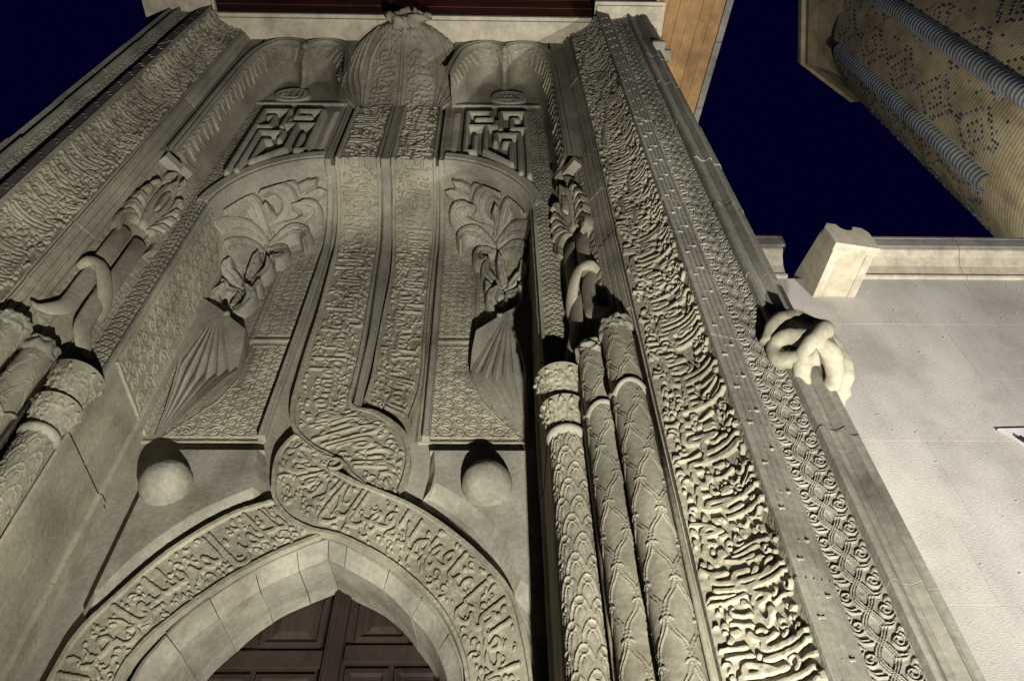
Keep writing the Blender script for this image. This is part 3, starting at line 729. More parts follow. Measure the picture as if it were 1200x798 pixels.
left_pairs = [((-.53, 11.05), (-.05, 11.05)), ((-.54, 10.2), (-.05, 10.2)), ((-.54, 9.5), (-.05, 9.5)), ((-.53, 9.2), (-.045, 9.2)), ((-.50, 8.34), (-.01, 8.34)), ((-.48, 7.66), (.02, 7.66)), ((-.482, 7.07), (.04, 7.07)),
              ((-.475, 6.60), (.04, 6.66)), ((-.466, 6.365), (.03, 6.42)), ((-.42, 6.13), (.08, 6.32)), ((-.34, 5.985), (.256, 6.266)), ((-.19, 5.84), (.42, 6.14)), ((-.05, 5.76), (.53, 6.0)),
              ((.06, 5.69), (.586, 5.78)), ((.15, 5.575), (.58, 5.58)), ((.30, 5.455), (.535, 5.40))]
ribbon('inscription_band', left_pairs, DB, YASIN, .022, 21, flip=True, rev=True)
right_pairs = [((.07, 11.05), (.55, 11.05)), ((.07, 10.2), (.56, 10.2)), ((.075, 9.5), (.565, 9.5)), ((.08, 9.2), (.565, 9.2)), ((.145, 8.34), (.565, 8.34)), ((.15, 7.33), (.59, 7.33)), ((.16, 6.72), (.61, 6.62)), ((.14, 6.40), (.555, 6.17))]
ribbon('inscription_band', right_pairs, DB, ' '.join(YASIN.split()[14:] + YASIN.split()), .022, 22, flip=False)
archr = [((.035, 5.70), (-.08, 5.765)), ((.02, 5.68), (-.20, 5.83)), ((.005, 5.66), (-.34, 5.97)), ((.0, 5.645), (-.42, 5.86)), ((.0, 5.63), (-.448, 5.71)), ((.005, 5.615), (-.425, 5.51)), ((.015, 5.60), (-.373, 5.323)),
         ((.05, 5.585), (-.234, 5.144)), ((.13, 5.54), (-.06, 5.04)), ((.24, 5.475), (.08, 5.005)), ((.36, 5.42), (.22, 4.955)), ((.624, 5.285), (.487, 4.80)), ((.886, 5.092), (.683, 4.642)), ((1.16, 4.825), (.88, 4.43)),
         ((1.358, 4.55), (1.005, 4.21)), ((1.435, 4.25), (1.07, 4.0)), ((1.48, 3.9), (1.09, 3.75)), ((1.49, 3.4), (1.10, 3.4))]
ribbon('arch_inscription', archr, DB, ' '.join(YASIN.split()[30:] + YASIN.split()), .022, 23, flip=True, rev=False, lift=.05)
archl = [((-.39, 5.325), (.03, 5.0)), ((-.66, 5.20), (-.25, 4.845)), ((-.98, 4.894), (-.55, 4.61)), ((-1.227, 4.509), (-.80, 4.34)), ((-1.345, 4.268), (-.91, 4.17)), ((-1.38, 4.0), (-.965, 3.98)), ((-1.41, 3.4), (-.985, 3.4))]
ribbon('arch_inscription', archl, DB, ' '.join(YASIN.split()[7:] + YASIN.split()), .022, 24, flip=True, rev=True, lift=.03)
# curled end of the knot
b = MB(); q = np.linspace(0, 1, 20)
b.tube([(.02 + .055 * math.cos(a), 1.385, 5.665 + .05 * math.sin(a)) for a in np.linspace(-2.4, 2.0, 20)], .016, 8)
b.build('knot_curl', STONE_C, PORTAL, True)

# ---- spandrels with sunken panels and bosses
def poly_fill(b, outer, hole, y):
    polys = [[Vector((x, z, 0)) for x, z in outer]]
    if hole: polys.append([Vector((x, z, 0)) for x, z in hole])
    tri = tessellate_polygon(polys); pts = list(outer) + (list(hole) if hole else [])
    b.add([(x, y, z) for x, z in pts], [list(t) for t in tri])
def arc_pts(pts, n): return [tuple(p) for p in spline(pts, n)]
DC = .08                                                     # axis of the doorway
ring_o = [(0, 5.02), (.17, 4.95), (.41, 4.80), (.60, 4.645), (.80, 4.43), (.93, 4.20), (.995, 4.0), (1.03, 3.5), (1.03, 0)]
def spandrel(s):
    hole_o = [(.72, 5.925), (1.49, 5.925), (1.49, 4.50)] + [tuple(p) for p in spline([(1.37, 4.62), (1.27, 4.93), (1.12, 5.17), (.93, 5.35), (.74, 5.49)], 14)] + [(.69, 5.47), (.712, 5.56), (.722, 5.7)] if s > 0 else \
             [(.60, 5.925), (1.42, 5.925), (1.42, 4.47)] + [tuple(p) for p in spline([(1.33, 4.55), (1.22, 4.79), (1.08, 4.99), (.89, 5.20), (.70, 5.34), (.56, 5.42)], 16)] + [(.535, 5.52), (.545, 5.65), (.57, 5.8)]
    k = .98; hole_o = [(1.25 * (1 if s > 0 else -1) + (x - 1.25 * (1 if s > 0 else -1)) * k, 1.6 + (z - 1.6) * k) for x, z in hole_o]
    n = len(hole_o); front = []; ctr = np.array([1.15, 5.62])
    for i, (x, z) in enumerate(hole_o):
        if i == 0: front.append((x + (.035 if s > 0 else .05), z - .012))
        elif i == 1: front.append((x - .012, z - .012))
        elif i == 2: front.append((x - .012, z + .16))
        elif i >= n - 3: front.append((x + .055, z + .012))
        else: front.append((min(x + .05, hole_o[1][0] - .014), z + .085))
    outer = [(.0, 6.02), (1.62, 6.02), (1.62, 2.9), (1.2, 2.9), (1.2, 3.5)] + [(1.15, 4.05), (1.02, 4.40), (.86, 4.63), (.62, 4.86), (.3, 5.04), (.0, 5.12)]
    M = lambda P: [(s * x, z) for x, z in P]
    b = MB(); poly_fill(b, M(outer), None, 1.5); b.build('spandrel', STONE_C, PORTAL)
    b = MB(); yf = 1.405
    b.add([(s * x, 1.50, z) for x, z in hole_o] + [(s * x, yf + .015, z) for x, z in (hole_o[:2] + hole_o[2:])] + [(s * x, yf, z) for x, z in front],
          [(i, (i + 1) % n, n + (i + 1) % n, n + i) for i in (0, 1)] + [(n + i, n + (i + 1) % n, 2 * n + (i + 1) % n, 2 * n + i) for i in (0, 1)] + [(i, (i + 1) % n, 2 * n + (i + 1) % n, 2 * n + i) for i in range(2, n)])
    poly_fill(b, M(front), None, yf); b.build('boss_plate', STONE_C, PORTAL)
    # plain fillet following the arch
    A = spline([(x * s, z) for x, z in ([(.60, 5.44), (.98, 5.17), (1.28, 4.80), (1.45, 4.45), (1.535, 4.05), (1.55, 3.2)] if s > 0 else [(.5, 5.42), (.75, 5.23), (1.03, 4.96), (1.29, 4.55), (1.41, 4.25), (1.45, 4.0), (1.48, 3.2)])], 40)
    nn = 40; b = MB(); c = []
    for off, d in ((0, 1.5), (.006, 1.488), (.03, 1.486), (.036, 1.5)):
        tn = np.gradient(A, axis=0); tn /= np.linalg.norm(tn, axis=1, keepdims=True); nr = np.stack([tn[:, 1], -tn[:, 0]], 1) * (-s)
        c.append([(p[0] - q[0] * off, d, p[1] - q[1] * off) for p, q in zip(A, nr)])
    b.loft(c); b.build('arch_fillet', STONE, PORTAL)
    # boss
    bm = bmesh.new(); bmesh.ops.create_uvsphere(bm, u_segments=48, v_segments=28, radius=.19)
    bmesh.ops.delete(bm, geom=[v for v in bm.verts if v.co.y > .10], context='VERTS')
    bx, BZ = (1.185 if s > 0 else 1.19), 5.46
    b = MB(); bm.verts.index_update(); b.add([(s * bx + v.co.x, 1.39 + v.co.y, BZ + v.co.z) for v in bm.verts], [[v.index for v in f.verts] for f in bm.faces]); bm.free()
    o = b.build('boss', STONE_C, PORTAL, True); rough_mass(o, .0022, 60, 9 + s)
    b = MB(); b.tube([(s * bx + .182 * math.cos(a), 1.404, BZ + .182 * math.sin(a)) for a in np.linspace(0, 2 * pi, 60)], .009, 6, False); b.build('boss_ring', STONE_C, PORTAL, True)
for s in (1, -1): spandrel(s)

# ---- voussoirs of the doorway
R_ridge = [(0, 4.91), (.225, 4.79), (.44, 4.645), (.62, 4.46), (.75, 4.31), (.86, 4.10), (.90, 3.9), (.92, 3.5), (.92, 0)]
R_open = [(0, 4.985), (.30, 4.835), (.43, 4.745), (.55, 4.63), (.655, 4.49), (.745, 4.37), (.806, 4.24), (.85, 4.0), (.87, 3.5), (.87, 0)]
def clip_par(pts, n=80):
    p = np.asarray(pts[:-1], float); q = spline(p, n); return q
Ro, Rr, Rp = clip_par(ring_o), clip_par(R_ridge), clip_par(R_open)
for s in (1, -1):
    cuts = [0, 6 if s > 0 else 9, 21, 34, 47, 60, 79]
    for i in range(len(cuts) - 1):
        a, c = cuts[i], cuts[i + 1] + 1; b = MB(); e = random.uniform(-.006, .006); cols = []
        idx = np.linspace(a + .12, c - 1 - .12, c - a)
        def at(R): return np.stack([np.interp(idx, np.arange(80), R[:, j]) for j in (0, 1)], 1)
        o_, r_, p_ = at(Ro), at(Rr), at(Rp)
        mk = lambda q, d: [(DC + s * x, d + e, z) for x, z in q]
        b.loft([mk(o_, 1.56), mk(o_, 1.445), mk(o_ * .8 + r_ * .2, 1.44), mk(o_ * .77 + r_ * .23, 1.455), mk(r_, 1.545), mk(r_ * .9 + p_ * .1, 1.575), mk(p_, 1.93), mk(p_, 2.06)])
        for k in (0, -1):
            L8 = [(o_, 1.445), (r_, 1.545), (p_, 1.93), (p_, 2.06), (o_, 2.06)]
            b.add([(DC + s * q[k][0], d + e, q[k][1]) for q, d in L8], [list(range(5))])
        b.build('voussoir', STONE_C, PORTAL)
for s in (1, -1):
    b = MB(); b.box(min(DC + s * .87, DC + s * 1.6), max(DC + s * .87, DC + s * 1.6), 1.47, 2.1, 0, 3.49); b.build('door_jamb', STONE, PORTAL)

# ---- door leaves
DOOR = MB(); DOOR.box(DC - .95, DC + .95, 2.10, 2.16, 0, 5.1)
door = DOOR.build('door', DOORWOOD, PORTAL)
def door_panel(x0, x1, z0, z1):
    b = MB(); rows = []
    for o, d in ((0, 2.10), (.0, 2.072), (.035, 2.066), (.05, 2.092), (.075, 2.094), (.12, 2.075), (.14, 2.075)):
        rows.append([(x0 + o, d, z0 + o), (x1 - o, d, z0 + o), (x1 - o, d, z1 - o), (x0 + o, d, z1 - o), (x0 + o, d, z0 + o)])
    b.loft(rows); n = len(b.v); b.add([rows[-1][k] for k in range(4)], [(0, 1, 2, 3)]); b.build('door_panel', DOORWOOD, door)
b = MB(); b.box(DC - .02, DC + .105, 2.02, 2.10, 0, 5.05, .012); b.box(DC + .0, DC + .03, 2.008, 2.03, 0, 5.05, .004); b.build('meeting_stile', DOORWOOD, door)
for (x0, x1, z0, z1) in ((DC - .50, DC - .06, 4.56, 5.06), (DC + .17, DC + .55, 4.60, 5.02), (DC - .93, DC - .50, 3.55, 4.36), (DC - .46, DC - .06, 3.55, 4.36), (DC + .14, DC + .44, 3.55, 4.40), (DC + .48, DC + .80, 3.55, 4.40)):
    door_panel(x0, x1, z0, z1)
b = MB(); b.box(DC - .9, DC - .03, 2.062, 2.10, 4.40, 4.53, .008); b.box(DC + .115, DC + .85, 2.062, 2.10, 4.44, 4.57, .008); b.build('door_rail', DOORWOOD, door)

# ---- side fields of the back: arabesque panels, fan brackets, palmette trees
FAN_APEX = (1.36, 7.52, 1.27)
FAN_RIM = [(1.06, 7.26, 1.31), (1.03, 7.02, 1.345), (1.02, 6.78, 1.385)]
_px = np.array([1.02, 1.105, 1.195, 1.29, 1.385, 1.475, 1.555]); _pz = np.array([6.78, 6.70, 6.645, 6.63, 6.66, 6.74, 6.90])
for _i in range(6):
    for _t, _d, _up in ((.10, 1.41, .13), (.20, 1.382, .05), (.5, 1.368, -.02), (.80, 1.382, .03)):
        FAN_RIM.append((float(_px[_i] + (_px[_i + 1] - _px[_i]) * _t), float(_pz[_i] + (_pz[_i + 1] - _pz[_i]) * _t) + _up, _d))
FAN_RIM += [(1.575, 6.93, 1.38), (1.597, 7.30, 1.34), (1.597, 7.74, 1.29)]
def in_poly(x, y, P):
    c = False; n = len(P)
    for i in range(n):
        x1, y1 = P[i]; x2, y2 = P[(i + 1) % n]
        if (y1 > y) != (y2 > y) and x < (x2 - x1) * (y - y1) / (y2 - y1) + x1: c = not c
    return c
X0, X1, Z0, Z1 = .62, 1.61, 5.98, 9.56
fc = Canvas(X1 - X0, Z1 - Z0 + .4, .0042)
def T(P): return [(x - X0, z - Z0) for x, z in P]
def frame(P, w=.014, h=.012):
    Q = T(P)
    for i in range(len(Q)): fc.stroke([Q[i], Q[(i + 1) % len(Q)]], w, None, h)
lowP = [(.67, 6.06), (1.44, 6.06), (1.32, 6.22), (1.13, 6.48), (1.04, 6.75), (1.02, 7.24), (.67, 7.24)]
uppP = [(.67, 7.41), (1.02, 7.41), (1.02, 8.52), (.67, 8.52)]
arabesque(fc, .05, .82, .08, 1.26, .115, .0125, .0135, lambda x, y: in_poly(x, y, T(lowP)), 6)
arabesque(fc, .06, .39, 1.44, 2.53, .085, .011, .011, lambda x, y: in_poly(x, y, T(uppP)), 7)
arabesque(fc, .03, .95, 2.56, 3.9, .12, .008, .012, None, 8)
arabesque(fc, .46, .96, 1.9, 2.6, .11, .009, .012, None, 9)
arabesque(fc, .86, .98, .35, 1.9, .10, .009, .011, lambda x, y: y > 1.0 or x > .9, 10)
frame(lowP); frame(uppP)
for w_, h_ in ((.03, .014),):
    fc.stroke(T([(.635, 7.325), (1.08, 7.325)]), .05, None, .02, None, .3)
fc.stroke(T([(1.06, 7.3), (1.06, 8.6)]), .045, None, .016, None, .3); fc.stroke(T([(1.53, 7.95), (1.53, 8.9)]), .03, None, .014, None, .3)
fc.stroke(T([(1.57, 7.9), (1.57, 8.9)]), .02, None, .014, None, .3)
fc.stroke(T([(.63, 6.0), (.63, 9.5)]), .02, None, .014); fc.stroke(T([(.63, 6.0), (1.6, 6.0)]), .035, None, .016, None, .3)
fc.rough(.0012)
def field_surf(s, off=0.0):
    def f(U, V):
        D = dback(U, V) - off; P = np.stack([s * U, D, V], -1); n = np.zeros_like(P); n[..., 1] = -1; e = .002
        dz = (dback(U, V + e) - dback(U, V - e)) / (2 * e); n[..., 2] = np.clip(dz, -3, 3); n /= np.linalg.norm(n, axis=-1, keepdims=True); return P, n
    return f
_q = np.linspace(0, 1, 400); _dq = .63 * (1 - np.sqrt(1 - _q ** 2)); _arc = np.r_[0, np.cumsum(np.hypot(np.diff(_q) * .80, np.diff(_dq)))] - .80 * _q
def arcv(X, Z): q = np.clip((Z - (zarch(X) - .80)) / .80, 0, 1); return .62 * (Z - Z0 + np.interp(q, _q, _arc))
pal = Canvas(X1 - X0, .62 * (Z1 - Z0 + .4), .0036)
def LF(pts, w, h0, h1, groove=True): pal.petal([(x - X0, float(arcv(np.array(x), np.array(z)))) for x, z in pts], w * .86, h0 * .8, h1 * 1.12, 70, groove)
for p_ in ([(1.36, 7.55), (1.34, 8.1)], [(1.33, 8.3), (1.27, 8.75)]): pal.stroke([(x - X0, float(arcv(np.array(x), np.array(z)))) for x, z in p_], .08, .06, .06, None, .5)
LF([(1.26, 8.79), (1.25, 9.04), (1.23, 9.19)], 0.16, 0.1, 0.17)
LF([(1.04, 9.17), (0.95, 9.39), (0.76, 9.5)], 0.17, 0.05, 0.12)
LF([(0.92, 9.39), (0.76, 9.46), (0.67, 9.48)], 0.1, 0.04, 0.09)
LF([(0.97, 9.4), (1.0, 9.41), (1.05, 9.43)], 0.1, 0.05, 0.11)
LF([(1.19, 9.04), (1.05, 9.25), (1.06, 9.35), (1.19, 9.29), (1.28, 9.19)], 0.19, 0.05, 0.14)
LF([(1.16, 9.07), (0.94, 9.16), (0.79, 9.28), (0.82, 9.35), (1.0, 9.3)], 0.18, 0.05, 0.13)
LF([(1.28, 8.94), (1.34, 9.06), (1.38, 9.06), (1.48, 8.9), (1.52, 8.79)], 0.19, 0.06, 0.15)
LF([(1.19, 8.9), (1.0, 9.07), (0.87, 9.04), (0.85, 8.87)], 0.17, 0.05, 0.13)
LF([(1.28, 8.89), (1.41, 8.88), (1.52, 8.72), (1.53, 8.61)], 0.18, 0.06, 0.14)
LF([(1.21, 8.8), (1.07, 8.8), (1.06, 8.63), (1.17, 8.53)], 0.15, 0.05, 0.12)
LF([(1.3, 8.77), (1.41, 8.73), (1.5, 8.61), (1.52, 8.51)], 0.15, 0.06, 0.13)
LF([(1.32, 8.16), (1.19, 8.29), (1.13, 8.42), (1.17, 8.55)], 0.13, 0.05, 0.12)
LF([(1.35, 8.16), (1.46, 8.28), (1.52, 8.33), (1.5, 8.45)], 0.13, 0.05, 0.12)
LF([(1.33, 8.23), (1.3, 8.45), (1.27, 8.62)], 0.12, 0.06, 0.13)
LF([(1.32, 8.07), (1.2, 8.04), (1.14, 8.13)], 0.12, 0.05, 0.11)
LF([(1.36, 8.07), (1.47, 8.04), (1.52, 8.14)], 0.12, 0.05, 0.11)
LF([(1.35, 7.72), (1.23, 7.77), (1.19, 7.92), (1.26, 8.02)], 0.13, 0.06, 0.12)
LF([(1.38, 7.72), (1.49, 7.77), (1.54, 7.92), (1.47, 8.03)], 0.13, 0.06, 0.12)
pal.rough(.003); pal.blur(1)
def niche_grid(nu, k):
    us = np.linspace(X0, X1, nu); lo = zrows(Z0, 7.6, 4.5, k); W_ = us[None, :]; za = zarch(W_); zc_ = za - .80
    f = np.linspace(0, 1, int(46 / k))[:, None]; Zm = 7.6 + (zc_ - 7.6) * f; ph = np.linspace(0, pi / 2 * .995, int(62 / k))[1:, None]
    Zl = np.repeat(lo[:-1, None], nu, 1); Zc = zc_ + .80 * np.sin(ph); Z = np.vstack([Zl, Zm, Zc])
    PH = np.vstack([0 * Zl, 0 * Zm, np.repeat(ph, nu, 1)]); D = 1.5 - .63 * (1 - np.cos(PH))
    n = np.stack([0 * Z, -.80 * np.cos(PH), -.63 * np.sin(PH)], -1); n /= np.linalg.norm(n, axis=-1, keepdims=True)
    V = Z - Z0 + np.interp(np.sin(PH), _q, _arc); return np.repeat(W_, len(Z), 0), Z, D, n, V
for s in (1, -1):
    U, Z, D, Nn, V = niche_grid(220, .55); n_ = Nn * np.array([s, 1, 1])
    P = np.stack([s * U, D, Z], -1); H = fc.sample(U - X0, V); grid_obj('arabesque_field', P + n_ * H[..., None], STONE, PORTAL, False)
    H = pal.sample(U - X0, .62 * V); k = H > .014; keep = k[:-1, :-1] | k[1:, :-1] | k[:-1, 1:] | k[1:, 1:]
    P = np.stack([s * U, D + .004, Z], -1); Q = P + n_ * (H * 1.1)[..., None]; Q[..., 1] -= H * .4; grid_obj('palmette_tree', Q, STONE_C, PORTAL, True, keep)
    # folded fan bracket
    apex = FAN_APEX
    rim = FAN_RIM
    b = MB(); n = len(rim); b.add([(s * x, y, z) for x, z, y in [apex] + rim], [(0, i + 1, i + 2) for i in range(n - 1)])
    tp = [rim[2], rim[1], rim[0], apex, rim[-1]]; b.loft([[(s * x, y, z) for x, z, y in tp], [(s * x, 1.5, z + .02) for x, z, y in tp]])
    b.build('fan_bracket', STONE_C, PORTAL)
    base = (1.50, 6.04, 1.475); b = MB(); sub = rim[2:-2]
    rows = []
    for t in np.linspace(0, 1, 9):
        row = []
        for x, z, y in sub:
            k = t ** .8; yy = y + (base[2] - y) * (1 - (1 - t) ** 2.0)
            row.append((s * (x + (base[0] + (x - base[0]) * .06 - x) * k), yy, z + (base[1] - z) * t))
        rows.append(row)
    b.loft(rows); b.build('fan_console', STONE_C, PORTAL)
    b = MB(); b.tube([(s * 1.28, 1.34, 7.46), (s * 1.28, 1.262, 7.46)], .028, 12); b.build('fan_stud', STONE_C, PORTAL, True)

# ---- upper stage: arched hood edge, square kufic panels, oval medallions
KUF = {'w': .84}
def upper_plate(s):
    xs = np.linspace(.66, 1.622, 44)
    arch = [(x, float(zarch(x)) - .0) for x in xs]
    outer = [(x, z + .004) for x, z in arch] + [(1.622, 11.38), (.66, 11.38)]
    M = lambda P: [(s * x, z) for x, z in P]
    b = MB(); poly_fill(b, M(outer), None, .69); b.build('upper_plate', STONE, PORTAL)
    # moulded lower edge of the arch
    b = MB(); A = np.array(arch); c = []
    tn = np.gradient(A, axis=0); tn /= np.linalg.norm(tn, axis=1, keepdims=True); nr = np.stack([-tn[:, 1], tn[:, 0]], 1)
    for off, d in ((0, .90), (0, .69), (.012, .668), (.03, .668), (.035, .682), (.045, .682), (.055, .655), (.13, .640), (.15, .672), (.16, .69)):
        c.append([(s * (p[0] + q[0] * off), d, p[1] + q[1] * off) for p, q in zip(A, nr)])
    b.loft(c); b.build('arch_moulding', STONE_C, PORTAL)
    # hatched strips either side of the square
    for xa, xb in ((.70, .80),):
        b = MB()
        for k in range(52):
            z = 9.55 + k * .026; x0 = xa + (.0 if k % 2 else .012)
            b.add([(s * x0, .69, z), (s * xb, .69, z + .012), (s * xb, .69, z + .026), (s * x0, .69, z + .014), (s * (x0 + xb) / 2, .676, z + .013)], [(0, 1, 4), (1, 2, 4), (2, 3, 4), (3, 0, 4)])
        tag(b.build('hatched_strip', STONE, PORTAL), kind='stuff')
    # kufic square: ridged bars
    def G(px, py): return (.845 + (px - 275) / 465 * .755, 10.93 - (py - 205) / 290 * 1.36 + 0.0)
    bars = [[(300, 480), (300, 240), (480, 240), (480, 285), (370, 285)], [(300, 330), (510, 330), (510, 300)], [(545, 345), (545, 240), (735, 240), (735, 600)], [(735, 345), (630, 345), (630, 285), (675, 285)],
            [(440, 330), (440, 475), (620, 545), (620, 430), (575, 430)], [(365, 395), (365, 480), (300, 480)], [(510, 425), (510, 380), (680, 380), (680, 590)]]
    cv = Canvas(.86, 2.3, .0045)
    for bar in bars:
        q = [(a - .78, z - 8.7) for a, z in (G(*p) for p in bar)]
        for i in range(len(q) - 1):
            cv.stroke([q[i], q[i + 1]], .082, None, .085, None, .35)
            cv.stroke([q[i], q[i + 1]], .022, None, .094, None, .2)
    cv.rough(.001)
    us = np.linspace(.80, 1.625, 170); vs = np.linspace(8.8, 10.96, 280); U, V = np.meshgrid(us, vs); H = cv.sample(U - .78, V - 8.7)
    k = (H > .004) & (V > zarch(U) + .17); keep = k[:-1, :-1] | k[1:, :-1] | k[:-1, 1:] | k[1:, 1:]
    H = np.where(V > zarch(U) + .15, H, 0)
    grid_obj('kufic_panel', np.stack([s * U, .692 - H, V], -1), STONE_C, PORTAL, True, keep)
    # ledge above
    b = MB(); b.box(min(s * .66, s * 1.80), max(s * .66, s * 1.80), .655, .70, 11.10, 11.15, .008); b.build('ledge', STONE_C, PORTAL)
    # oval medallion
    ca = Canvas(.40, .40, .0036)
    co, ed = word_outline('محمد' if s > 0 else 'الله'); mk = np.zeros((ca.ny, ca.nx), bool)
    gx = (co[:, 0] - co[:, 0].min()) / (np.ptp(co[:, 0])); gy = (co[:, 1] - co[:, 1].min()) / np.ptp(co[:, 1])
    fill_outline(mk, .07 + gx * .26, .09 + gy * .22, ed, ca.c)
    B = mk.astype(np.float32); B[:, 1:-1] = (B[:, :-2] + B[:, 1:-1] + B[:, 2:]) / 3; B[1:-1] = (B[:-2] + B[1:-1] + B[2:]) / 3
    ca.A = B * .016
    for a in np.linspace(0, 2 * pi, 18, endpoint=False): ca.stamp(.2 + .145 * math.cos(a), .2 + .145 * math.sin(a), .013, .013)
    rr = np.linspace(0, 1, 34); aa = np.linspace(0, 2 * pi, 66); Rr_, A_ = np.meshgrid(rr, aa)
    x = .2 + Rr_ * .2 * np.cos(A_); z = .2 + Rr_ * .2 * np.sin(A_)
    prof = np.where(Rr_ > .93, (1 - Rr_) / .07 * .045, .045 + .008 * (Rr_ > .86))
    y = .69 - prof - ca.sample(x, z) * (Rr_ < .86)
    P = np.stack([s * 1.39 + (x - .2) * 1.18, y, 11.36 + (z - .2) * 1.1], -1); grid_obj('oval_medallion', P, STONE_C, PORTAL, True)
for s in (1, -1): upper_plate(s)

# ---- twin squinch arches above and leafy band down the jamb
def squinch(s):
    n = 120
    O = spline([(1.955, 8.82), (1.945, 10.6), (1.93, 11.4), (1.88, 11.95), (1.74, 12.29), (1.58, 12.35), (1.43, 12.27), (1.335, 12.12), (1.24, 12.28), (1.08, 12.36), (.92, 12.27), (.80, 12.05), (.72, 11.6), (.66, 11.1)], n)
    I = spline([(1.875, 8.82), (1.86, 10.6), (1.83, 11.3), (1.79, 11.75), (1.68, 12.08), (1.55, 12.17), (1.43, 12.07), (1.34, 11.86), (1.25, 12.07), (1.10, 12.17), (.98, 12.06), (.88, 11.82), (.78, 11.4), (.665, 11.08)], n)
    Bk = spline([(1.835, 8.82), (1.80, 10.6), (1.74, 11.25), (1.70, 11.55), (1.62, 11.86), (1.53, 11.94), (1.43, 11.85), (1.345, 11.45), (1.26, 11.85), (1.12, 11.95), (1.03, 11.85), (.95, 11.62), (.84, 11.3), (.67, 11.06)], n)
    b = MB(); tn = np.gradient(O, axis=0); tn /= np.linalg.norm(tn, axis=1, keepdims=True); nr = np.stack([tn[:, 1], -tn[:, 0]], 1)
    c = [[(s * (p[0] + q[0] * o), d, p[1] + q[1] * o) for p, q in zip(O, nr)] for o, d in ((.085, .27), (.08, .25), (.05, .25), (.045, .275), (.02, .275), (.015, .255), (-.0, .262), (0, .30))]
    b.loft(c); b.build('arch_roll', STONE_C, PORTAL, False)
    b = MB(); b.loft([[(s * p[0], .515, p[1]) for p in I], [(s * p[0], .505, p[1]) for p in I * .96 + O * .04]] )
    mid = [[(s * (i[0] * (1 - t) + k[0] * t), .515 + .175 * math.sin(t * pi / 2), i[1] * (1 - t ** 1.6) + k[1] * t ** 1.6) for i, k in zip(I, Bk)] for t in np.linspace(0, 1, 8)]
    b.loft(mid); b.build('squinch_vault', STONE, PORTAL, True)
    # leaf-carved intrados
    L = np.linalg.norm(np.diff(O, axis=0), axis=1).sum(); cv = Canvas(L, .24, .0045); u = .04; k = 0
    while u < L:
        for sx in (1,):
            RNx = random.uniform(.75, 1.2); cv.leaf([(u, .02), (u + .06 * RNx, .09), (u + .02 * RNx, .20 * RNx)], .085 * RNx, .008, .034 * RNx, True, .4, 20); cv.spiral(u + .05, .17, .03, 1, 1, .014, .018, 1, 18)
            cv.leaf([(u + .06, .03), (u + .10, .06), (u + .13, .05)], .04, .01, .03, False, .4, 12)
        u += random.uniform(.14, .20); k += 1
    cv.rough(.002)
    t = np.linspace(0, 1, 40); sl = np.linspace(0, L, 420)
    so = np.r_[0, np.cumsum(np.linalg.norm(np.diff(O, axis=0), axis=1))]
    def ip(C): return np.stack([np.interp(sl, so, C[:, j]) for j in (0, 1)], 1)
    Oo, Ii = ip(O), ip(I); Tt, S = np.meshgrid(t, sl)
    XZ = Oo[:, None] * (1 - Tt[..., None]) + Ii[:, None] * Tt[..., None]; D = .30 + .21 * Tt; H = cv.sample(S, Tt * .24)
    d2 = Ii - Oo; d2 /= np.linalg.norm(d2, axis=1, keepdims=True)
    P = np.stack([s * (XZ[..., 0] + d2[:, None, 0] * H * .6), D - H * .8, XZ[..., 1] + d2[:, None, 1] * H * .6], -1)
    grid_obj('leafy_intrados', P, STONE, PORTAL, True)
    # wall behind and spandrel above
    b = MB(); poly_fill(b, [(s * .6, 11.05), (s * 1.84, 11.05), (s * 1.84, 12.45), (s * .6, 12.45)], None, .693); b.build('tympanum', STONE, PORTAL)
    b = MB(); top = [(s * p[0], .285, max(p[1] + .0, 11.0)) for p in O]; up = [(s * p[0], .285, ZT + .02) for p in O]; b.loft([top, up])
    b.loft([[(s * 1.93, .285, z), (s * 2.115, .285, z)] for z in (8.82, ZT + .02)]); b.build('arch_spandrel', STONE, PORTAL)
for s in (1, -1): squinch(s)

# ---- projecting ribbed hood with finial
def hood_d(X, Z):
    t = np.clip((Z - 11.05) / 1.2, 0, 1); lat = .30 + .70 * np.cos(np.clip(X / .80, -1, 1) * pi / 2) ** .9
    return .70 - .72 * t ** 1.5 * lat - .03 * np.cos(X / .1) * 0
hc = Canvas(1.70, 1.42, .0042)
def hood_text(x0, x1, y0, y1, txt, seed):
    c2 = Canvas(y1 - y0, x1 - x0, .0042); letter_band(c2, txt, .01, x1 - x0 - .01, .022, 1.0, True, seed)
    A = c2.A.T; i = int(x0 / .0042); j = int(y0 / .0042); h_, w_ = A.shape
    Wn = hc.A[j:j + h_, i:i + w_]; Wn[:] = np.maximum(Wn, A[:Wn.shape[0], :Wn.shape[1]])
hood_text(.44, .81, .05, .92, 'تبارك الذي بيده الملك', 31); hood_text(.90, 1.27, .05, .92, 'وهو على كل شيء قدير', 32)
for x in (.40, .83, .87, 1.30): hc.stroke(spline([(x, 0), (x, .6), (.85 + (x - .85) * .85, .95), (.85 + (x - .85) * .3, 1.2)], 40), .022, None, .03)
for k in range(4):
    for sx in (-1, 1):
        o = .49 + k * .075
        hc.stroke(spline([(.85 + sx * (.47 + k * .02), .0), (.85 + sx * (o + .02), .35), (.85 + sx * (o + .08), .7), (.85 + sx * (o + .02), 1.05), (.85 + sx * (o - .15), 1.3)], 60), .034, None, .034, None, .7)
arabesque(hc, .55, 1.15, .98, 1.34, .10, .02, .016, None, 15)
hc.rough(.0015)
us = np.linspace(-.80, .80, 220); vs = zrows(11.05, 12.43, 3.3, .45); U, V = np.meshgrid(us, vs)
H = hc.sample(U + .85, V - 11.05); grid_obj('ribbed_hood', np.stack([U, hood_d(U, V) - H, V], -1), STONE, PORTAL, True)
